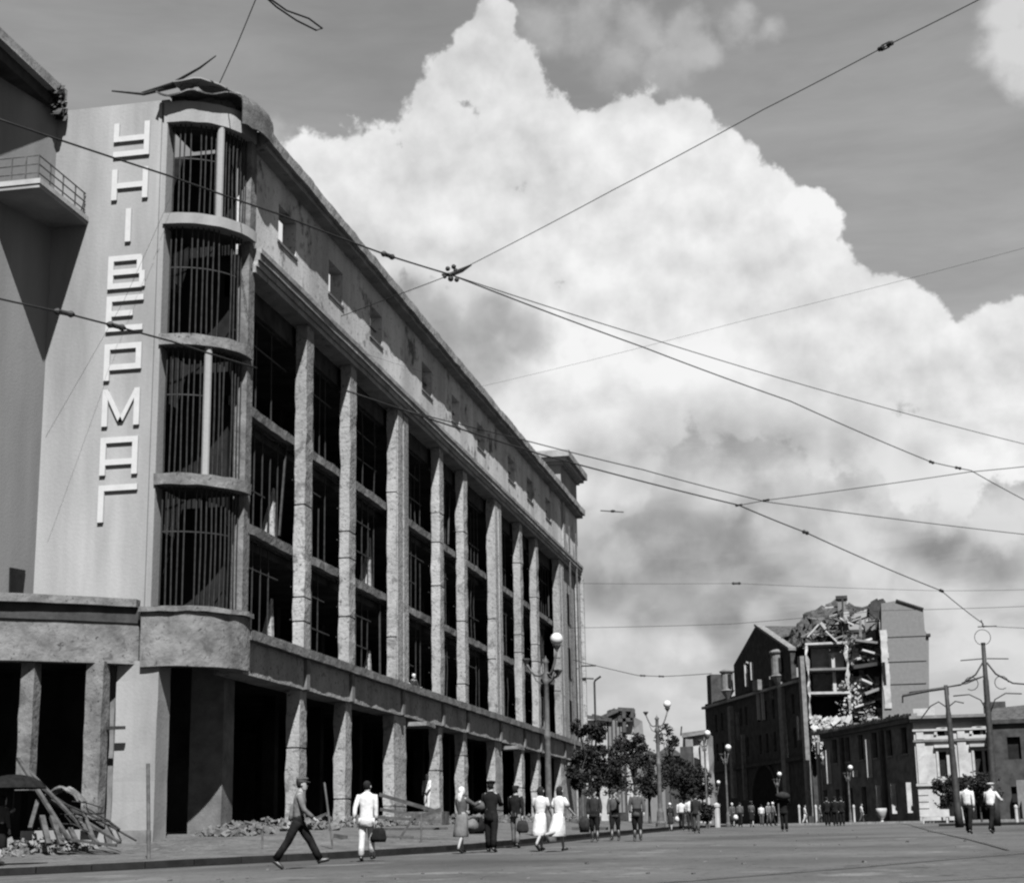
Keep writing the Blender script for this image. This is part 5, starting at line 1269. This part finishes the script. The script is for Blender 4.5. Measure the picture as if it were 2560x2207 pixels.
    if hat in ('cap', 'beret'):
        mb = MB(); w_ = 1.0 if hat == 'cap' else 1.2
        loft(mb, [(Wd(hc+hf*o_+Vector((0,0,z))), Wv(hr*a), Wv(hf*b)) for z, a, b, o_ in ((.045,.088,.105,-.005),(.085,.095*w_,.115*w_,.0),(.11,.105*w_,.125*w_,.005),(.135,.085,.1,0),(.142,.02,.02,0))], 14)
        if hat == 'cap': mb.prismdir([Wd(hc+hr*a+hf*b+Vector((0,0,z))) for a, b, z in ((-.07,.08,.055),(-.045,.145,.04),(0,.165,.036),(.045,.145,.04),(.07,.08,.055))], (0,0,.012))
        mb.build('cap', hatm, th, smooth=False)
    if hat == 'scarf':
        mb = MB(); loft(mb, [(Wd(hc-hf*.022+Vector((0,0,z))), Wv(hr*a), Wv(hf*b)) for z, a, b in ((-.13,.05,.055),(-.08,.085,.085),(0,.096,.102),(.07,.092,.102),(.115,.06,.07),(.135,.015,.02))], 14)
        loft(mb, [(Wd(hc+hf*o_+Vector((0,0,z))), Wv(hr*a), Wv(hf*b)) for z, a, b, o_ in ((.05,.07,.03,-.07),(-.1,.09,.025,-.1),(-.22,.07,.02,-.13),(-.32,.02,.01,-.13))], 10)
        mb.build('headscarf', hatm, th, smooth=True)
    if hat == 'kerchief':
        mb = MB(); loft(mb, [(Wd(hc-hf*.01+Vector((0,0,z))), Wv(hr*a), Wv(hf*b)) for z, a, b in ((-.05,.083,.09),(.02,.09,.1),(.075,.086,.098),(.115,.055,.065),(.13,.015,.02))], 12); mb.build('headscarf', hatm, th, smooth=True)
    # upper garment
    w = wide*(.93 if female else 1.0); mb = MB(); low = .86 if not tuck else .96
    if coat: low = .95-coat
    secs = []
    if coat: secs += [((0,-.005,low),.185*w,.14)]
    secs += [((0,-.005,max(low, .9) if coat else low),.165*w,.12), ((0,0,1.06),.15*w*(.85 if female else 1),.105), ((0,.0,1.2),.165*w,.12), ((0,.0,1.33),.19*w,.125), ((0,-.005,1.42),.185*w,.1), ((0,-.01,1.465),.11,.075), ((0,-.005,1.5),.062,.06)]
    loft(mb, [(Wd(up(c)), Wv((a,0,0)), Wv(up((0,b,.95))-up((0,0,.95)))) for c, a, b in secs], 16)
    for (a, b, c, d, fo) in AR_:
        if sleeves == 'long': mb.tube([Wd(a.lerp(up((0,0,1.36)), .3)), Wd(a+Vector((0,0,-.01))), Wd(a.lerp(b, .5)), Wd(b), Wd(b.lerp(c, .5)), Wd(b.lerp(c, .93))], [.05*s,.068*s,.064*s,.056*s,.05*s,.045*s], 10)
        else: mb.tube([Wd(a.lerp(up((0,0,1.36)), .3)), Wd(a+Vector((0,0,-.01))), Wd(a.lerp(b, .5)), Wd(a.lerp(b, .8))], [.05*s,.076*s,.075*s,.072*s], 10)
    for i, v in enumerate(mb.v): mb.v[i] = tuple(Vector(v)+noise.noise_vector(Vector(v)*8)*.013+noise.noise_vector(Vector(v)*19)*.006)
    mb.build('coat' if coat else ('blouse' if female else 'shirt'), top, th, smooth=True)
    # lower garment
    mb = MB()
    if wear == 'skirt':
        st = (LG[0][2].y+LG[1][2].y)/2; sp = min(abs(LG[0][1].y-LG[1][1].y), .45)
        loft(mb, [(Wd((0,st*t*.6,z)), Wv((a,0,0)), Wv((0,b+sp*t*.42,0))) for z, a, b, t in ((1.04,.135,.105,0),(.95,.168,.13,.1),(.8,.18,.145,.3),(.6,.182,.14,.7),(.45,.19,.145,1),(.43,.18,.13,1))], 18)
        for i, v in enumerate(mb.v):
            k = i % 18; mb.v[i] = tuple(Vector(v)+Wv((math.cos(2*PI*k/18), math.sin(2*PI*k/18), 0))*(.014*math.cos(k*2.2+i*.01)*(1 if i >= 36 else .2)))
        mb.build('skirt', bot, th, smooth=True)
    else:
        loft(mb, [(Wd(up(c)) if c[2] > .95 else Wd(c), Wv((a,0,0)), Wv((0,b,0))) for c, a, b in (((0,0,.82),.13*w,.1),((0,0,.9),.165*w,.12),((0,0,.98),.158*w,.115),((0,0,1.04),.145*w,.1))], 14)
        for (hp, kn, an, toe, heel) in LG:
            en = .96 if not boots else .35
            mb.tube([Wd(hp), Wd(hp.lerp(kn, .3)), Wd(hp.lerp(kn, .7)), Wd(kn), Wd(kn.lerp(an, .3 if boots else .5)), Wd(kn.lerp(an, en))], [.095*s*w,.095*s*w,(.088 if not boots else .1)*s*w,.076*s*w,.07*s*w,(.074 if not boots else .055)*s], 12)
            if wear == 'shorts': pass
        for i, v in enumerate(mb.v): mb.v[i] = tuple(Vector(v)+noise.noise_vector(Vector(v)*7)*.014+noise.noise_vector(Vector(v)*18)*.006)
        mb.build('trousers', bot, th, smooth=True)
    for (hp, kn, an, toe, heel) in LG:
        mb = MB(); mb.tube([Wd(heel+Vector((0,0,.01))), Wd(heel.lerp(toe, .25)+Vector((0,0,.03))), Wd(heel.lerp(toe, .7)+Vector((0,0,.012))), Wd(toe), Wd(toe+(toe-heel)*.1)], [.034*s,.045*s,.043*s,.036*s,.018*s], 8)
        if boots: mb.tube([Wd(an+Vector((0,0,-.03))), Wd(an+Vector((0,0,.05))), Wd(kn.lerp(an, .3))], [.05*s,.052*s,.064*s], 10)
        mb.build('boot' if boots else 'shoe', shoes, th, smooth=True)
    return dict(W=Wd, hands=[Wd(a[3]) for a in AR_], th=th, V=Wv)
GP = 'people walking along the street'
# --- near group
p1 = person('striding man in flat cap, grey shirt and dark trousers, nearest to the camera', 745, 32.4, 75, 1.80, (32,4,-26,8), ((-28,8,20),(22,6,30)), 'grey_cloth', 'black_cloth', hat='cap', hatm='midgrey_cloth', lean=4, group=GP, tuck=False)
p2 = person('man in a white suit walking away with a black bag in his right hand', 916, 37.2, -5, 1.78, (-4,6,14,4), ((-18,14,10),(4,7,4)), 'white_cloth', 'white_cloth', lean=6, group=GP, coat=.22, look=10)
c = p2['hands'][1]
th = thing('bag', 'black soft bag in the right hand of the man in the white suit', 'bag', tuple(c-ZU*.4))
loft(MB(), [(c+Vector((.03,0,-.08)), (.13,0,0), (0,.05,0)), (c+Vector((.04,0,-.16)), (.18,0,0), (0,.08,0)), (c+Vector((.05,0,-.32)), (.2,0,0), (0,.1,0)), (c+Vector((.05,0,-.4)), (.17,0,0), (0,.08,0))]).build('pouch', 'black_cloth', th, smooth=True)
MB().tube(arcpts(c+Vector((.03,0,-.1)), .1, 0, PI, Vector((1,0,0)), 8), .012, 5).build('handle', 'black_cloth', th)
p3 = person('woman in a white headscarf, grey jacket and pale skirt, carrying a bundle low in front', 1155, 42.5, 25, 1.66, (12,8,-14,12), ((20,8,60),(55,20,50)), 'midgrey_cloth', 'grey_cloth', wear='skirt', hat='scarf', hatm='white_cloth', female=True, group=GP, coat=.12, shoes='shoe')
c = p3['hands'][0]+Vector((.12,-.1,-.35)); th_ = MB().ball(tuple(c), .19, 14, .9).jitter(.05, 5).build('sack', 'grey_cloth', smooth=True); tag(th_, 'grey lumpy sack carried low by the woman in the white headscarf', 'sack')
p4 = person('tall man in a dark suit and cap with a round bundle under his left arm', 1228, 43.4, 5, 1.80, (4,2,-6,6), ((18,16,55),(25,10,70)), 'black_cloth', 'black_cloth', hat='beret', hatm='black_cloth', group=GP, coat=.2, wide=1.08)
c = p4['W']((-.3, .05, 1.12)); o = MB().ball(tuple(c), .2, 16, .72).jitter(.03, 6).build('round_bundle', 'midgrey_cloth', smooth=True); tag(o, 'round dark bundle under the left arm of the tall man in the dark suit', 'bundle')
c = p4['W']((-.36, -.1, .62)); o = loft(MB(), [(c+ZU*.25, (.16,0,0), (0,.1,0)), (c, (.24,0,0), (0,.14,0)), (c-ZU*.18, (.2,0,0), (0,.12,0))]).build('sack', 'black_cloth', smooth=True); tag(o, 'black sack hanging at the left side of the tall man in the dark suit', 'sack')
p5 = person('man in black jacket and grey trousers with bag, just left of the women in white', 1290, 48.7, 8, 1.76, (10,4,-10,8), ((14,10,20),(-14,12,8)), 'black_cloth', 'grey_cloth', hat='cap', hatm='dark_cloth', group=GP, coat=.1)
c = p5['hands'][1]; o = loft(MB(), [(c+ZU*-.05, (.12,0,0), (0,.06,0)), (c-ZU*.15, (.17,0,0), (0,.09,0)), (c-ZU*.33, (.19,0,0), (0,.1,0)), (c-ZU*.4, (.14,0,0), (0,.08,0))]).build('bag', 'dark_cloth', smooth=True); tag(o, 'dark round bag in the hand of the man in the black jacket', 'bag')
p6 = person('dark haired woman in white blouse and skirt, left of the two women in white', 1352, 43.7, 20, 1.68, (20,14,-18,24), ((10,14,20),(25,8,20)), 'white_cloth', 'white_cloth', wear='skirt', sleeves='short', female=True, group=GP, lean=3, wide=1.1)
p7 = person('woman in a white dress stepping out, right of the two women in white', 1398, 42.9, 35, 1.68, (26,18,-30,50), ((-12,10,20),(30,12,30)), 'white_cloth', 'white_cloth', wear='skirt', sleeves='short', female=True, group=GP, lean=5, wide=1.1)
GS = 'soldiers walking towards the camera'
p8 = person('soldier in a dark tunic at the left of the three soldiers, bag at his side', 1487, 57.5, 176, 1.76, (8,3,-8,8), ((10,12,18),(-8,10,20)), 'dark_cloth', 'black_cloth', hat='cap', hatm='dark_cloth', group=GS, boots=True, coat=.14)
o = loft(MB(), [(p8['hands'][1]+Vector((-.12,0,.05)), (.1,0,0), (0,.06,0)), (p8['hands'][1]+Vector((-.15,0,-.2)), (.2,0,0), (0,.1,0)), (p8['hands'][1]+Vector((-.14,0,-.5)), (.16,0,0), (0,.09,0))]).build('kit_bag', 'dark_cloth', smooth=True); tag(o, 'dark kit bag at the side of the leftmost soldier', 'bag')
p9 = person('soldier in the middle of the three soldiers, one hand raised to his face', 1538, 59.4, 184, 1.75, (-8,6,10,4), ((60,6,75),(6,8,12)), 'midgrey_cloth', 'black_cloth', hat='cap', hatm='midgrey_cloth', group=GS, boots=True, coat=.16)
p10 = person('soldier in a belted grey tunic at the right of the three soldiers', 1594, 57.7, 172, 1.80, (6,2,-6,6), ((8,12,16),(-6,12,20)), 'midgrey_cloth', 'black_cloth', hat='cap', hatm='midgrey_cloth', group=GS, boots=True, coat=.18)
for p in (p9, p10):
    o = MB(); W_ = p['W']; loft(o, [(W_((0,0,1.0)), p['V']((.165,0,0)), p['V']((0,.122,0))), (W_((0,0,1.05)), p['V']((.165,0,0)), p['V']((0,.122,0)))], 16).build('belt', 'black_cloth', p['th'])
# --- left edge: person under a dark umbrella
pu = person('person in dark clothes holding a dark umbrella, cut by the left edge', None, None, 20, 1.66, (6,3,-6,6), ((40,6,85),(6,6,10)), 'midgrey_cloth', 'black_cloth', female=True, wear='skirt', group=GP, coat=.3, loc=Vector((-20.72, 38.5, G(-20.72, 38.5))))
hc_ = pu['hands'][0]; b = onY(38, 1935, 38.4); a = Vector((b.x, 38.4, b.z))
th = thing('umbrella', 'dark open umbrella over the person at the left edge', 'umbrella', tuple(hc_))
MB().tube([hc_-ZU*.15, hc_, a], .012, 6).build('shaft', 'darksteel', th)
mb = MB(); RU = .82
for j in range(7):
    for k in range(16):
        t = j/6; q = 2*PI*k/16; r = RU*math.sin(t*1.25)/math.sin(1.25)*(1-.05*t*(k % 2)); z = -.34*(1-math.cos(t*1.25))/(1-math.cos(1.25))
        mb.v.append((a.x+r*math.cos(q), a.y+r*math.sin(q), a.z+z))
mb.f = [(j*16+k, j*16+(k+1)%16, (j+1)*16+(k+1)%16, (j+1)*16+k) for j in range(6) for k in range(16)]
o = mb.build('canopy', 'black_cloth', th, smooth=False); md = o.modifiers.new('t', 'SOLIDIFY'); md.thickness = .006
for k in range(8):
    q = 2*PI*k/8; MB().bar(a-ZU*.3, (a.x+RU*.93*math.cos(q), a.y+RU*.93*math.sin(q), a.z-.33), .01).build('rib', 'darksteel', th)
# --- people in the store
person('person in white standing in a ground floor opening of the store', None, None, 200, 1.7, (3,0,-3,2), ((12,6,30),(6,6,12)), 'white_cloth', 'white_cloth', hat='kerchief', hatm='white_cloth', loc=Vector((onY(1068,2030,76.0).x, 76.0, onY(1068,2028,76.0).z)))
MB_ = MB().box(onY(1068,2030,76.0).x-.9, onY(1068,2030,76.0).x+.9, 75.2, 76.6, 1.8, onY(1068,2028,76.0).z-.01)
MB_.build('rubble_step', 'rubble', ST)
for (x, Y, lab) in ((1051, 73.9, 'person with a pale cap sitting at the lowest upper window, left of the two'), (1072, 76.0, 'person with a pale headscarf sitting at the lowest upper window, right of the two')):
    q = onY(x, 1722, Y); person(lab, None, None, 120, 1.7, (85,85,85,88), ((20,6,50),(20,6,50)), 'pale_cloth' if x < 1060 else 'dark_cloth', 'dark_cloth', hat='kerchief', hatm='white_cloth', loc=Vector((XF-.62, Y, 7.95)))
# --- middle distance
GM = 'people far down the street'
def far_person(x, Y, lab, **k): return person(lab, x, Y, k.pop('heading', 0), **k, group=GM)
far_person(1677, 92, 'small figure with pale headscarf, left of the man with the white parcel', H=1.5, heading=10, legs=(6,4,-6,6), hat='kerchief', hatm='white_cloth', top='dark_cloth', bot='dark_cloth', female=True, wear='skirt')
q12 = far_person(1705, 96, 'man in a white shirt and black trousers carrying a white parcel, beyond the soldiers', H=1.72, legs=(10,4,-8,10), top='white_cloth', bot='black_cloth', arms=((5,12,10),(8,14,20)))
o = MB().ball(tuple(q12['hands'][0]-ZU*.2), .17, 10, 1.1).jitter(.02, 6).build('parcel', 'white_cloth', smooth=True); tag(o, 'white parcel in the hand of the man in the white shirt beyond the soldiers', 'parcel')
far_person(1727, 88, 'person in a white top half hidden behind the dark suited man beyond the soldiers', H=1.76, legs=(6,4,-6,6), top='white_cloth', bot='dark_cloth')
far_person(1742, 78.5, 'man in a dark suit walking away, right of the man with the white parcel', H=1.78, legs=(10,4,-8,8), top='dark_cloth', bot='midgrey_cloth', coat=.12)
far_person(1833, 120, 'distant woman with a pale headscarf, leftmost of the far walkers', H=1.65, heading=180, top='midgrey_cloth', bot='dark_cloth', hat='kerchief', hatm='white_cloth', female=True, wear='skirt', legs=(6,4,-6,6))
q = far_person(1852, 116, 'distant stooping person in a grey jacket with a white bag', H=1.66, top='midgrey_cloth', bot='black_cloth', legs=(12,8,-10,14), lean=14)
o = MB().ball(tuple(q['hands'][0]+Vector((-.1,0,-.12))), .2, 10).build('bag', 'white_cloth', smooth=True); tag(o, 'white bag carried by the distant stooping person', 'bag')
far_person(1881, 115, 'distant person in a grey jacket and black skirt, right of the stooping one', H=1.68, top='midgrey_cloth', bot='black_cloth', female=True, wear='skirt', legs=(10,10,-10,16), coat=.1, hat='beret', hatm='midgrey_cloth')
far_person(1906, 138, 'distant person in bright white shirt, left of the man with the large bundle', H=1.7, top='white_cloth', bot='midgrey_cloth', legs=(5,3,-5,5))
far_person(1924, 128, 'distant person in grey with one shoulder pale, left of the man with the bundle', H=1.72, heading=150, top='grey_cloth', bot='midgrey_cloth', legs=(8,4,-8,6))
far_person(1935, 124, 'distant walker with white headgear close left of the man with the bundle', H=1.7, heading=60, top='grey_cloth', bot='dark_cloth', hat='kerchief', hatm='white_cloth', legs=(16,4,-16,16))
q = far_person(1962, 79.5, 'man in black standing with legs apart and a large dark bundle on his shoulders', H=1.72, top='black_cloth', bot='black_cloth', legs=(7,2,-5,5), arms=((70,20,80),(70,20,80)), wide=1.1, coat=.15)
o = MB().ball(tuple(q['W']((0, -.12, 1.62))), .34, 16, .62).jitter(.05, 4).build('large_bundle', 'dark_cloth', smooth=True); tag(o, 'large dark bundle on the shoulders of the man standing with legs apart', 'bundle')
for x, lab, hd in ((2071, 'left man of the three dark clothed men standing close together', 0), (2091, 'middle man of the three dark clothed men standing close together', 8), (2107, 'right man of the three dark clothed men standing close together', -8)):
    far_person(x, 108+(x % 3)*.5, lab, H=1.76, heading=hd, top='black_cloth', bot='black_cloth', legs=(4,2,-4,4), coat=.16, hat='cap' if x != 2091 else 'beret', wide=1.1)
for x, Y, lab in ((2015, 146, 'tiny distant figure in white walking between the left white kerb posts'), (2052, 146, 'tiny distant figure in pale clothes just left of the three dark clothed men'), (2157, 144, 'tiny distant figure in grey and white before the low dark facade')):
    far_person(x, Y, lab, H=1.66, heading=80, top='pale_cloth' if x != 2052 else 'grey_cloth', bot='pale_cloth' if x == 2015 else 'midgrey_cloth', legs=(14,4,-14,14))
# --- two men at the right
p = person('upright man in white shirt and black trousers, left of two at far right', 2424, 61.3, 20, 1.76, (14,3,-15,6), ((12,10,14),(-10,10,14)), 'white_cloth', 'black_cloth', sleeves='long', group='two men in white shirts at the right', look=0)
p = person('bending man in white shirt with pale cap, right of two at far right', 2481, 61.0, 30, 1.74, (18,3,-20,8), ((20,12,50),(35,24,60)), 'white_cloth', 'black_cloth', lean=12, group='two men in white shirts at the right', look=40, hat='beret', hatm='pale_cloth')

dg = bpy.context.evaluated_depsgraph_get(); dg.update()
for ob, exm, th in JOBS:
    me = bpy.data.meshes.new_from_object(ob.evaluated_get(dg))
    vs = [tuple(v.co) for v in me.vertices]; fs = [tuple(p.vertices) for p in me.polygons]
    mb = MB(); mb.v = vs; mb.f = fs; mb.add(exm.v, exm.f)
    mb.build('body', 'skin', th, smooth=True)
    bpy.data.meshes.remove(me); m0 = ob.data; bpy.data.objects.remove(ob); bpy.data.meshes.remove(m0)
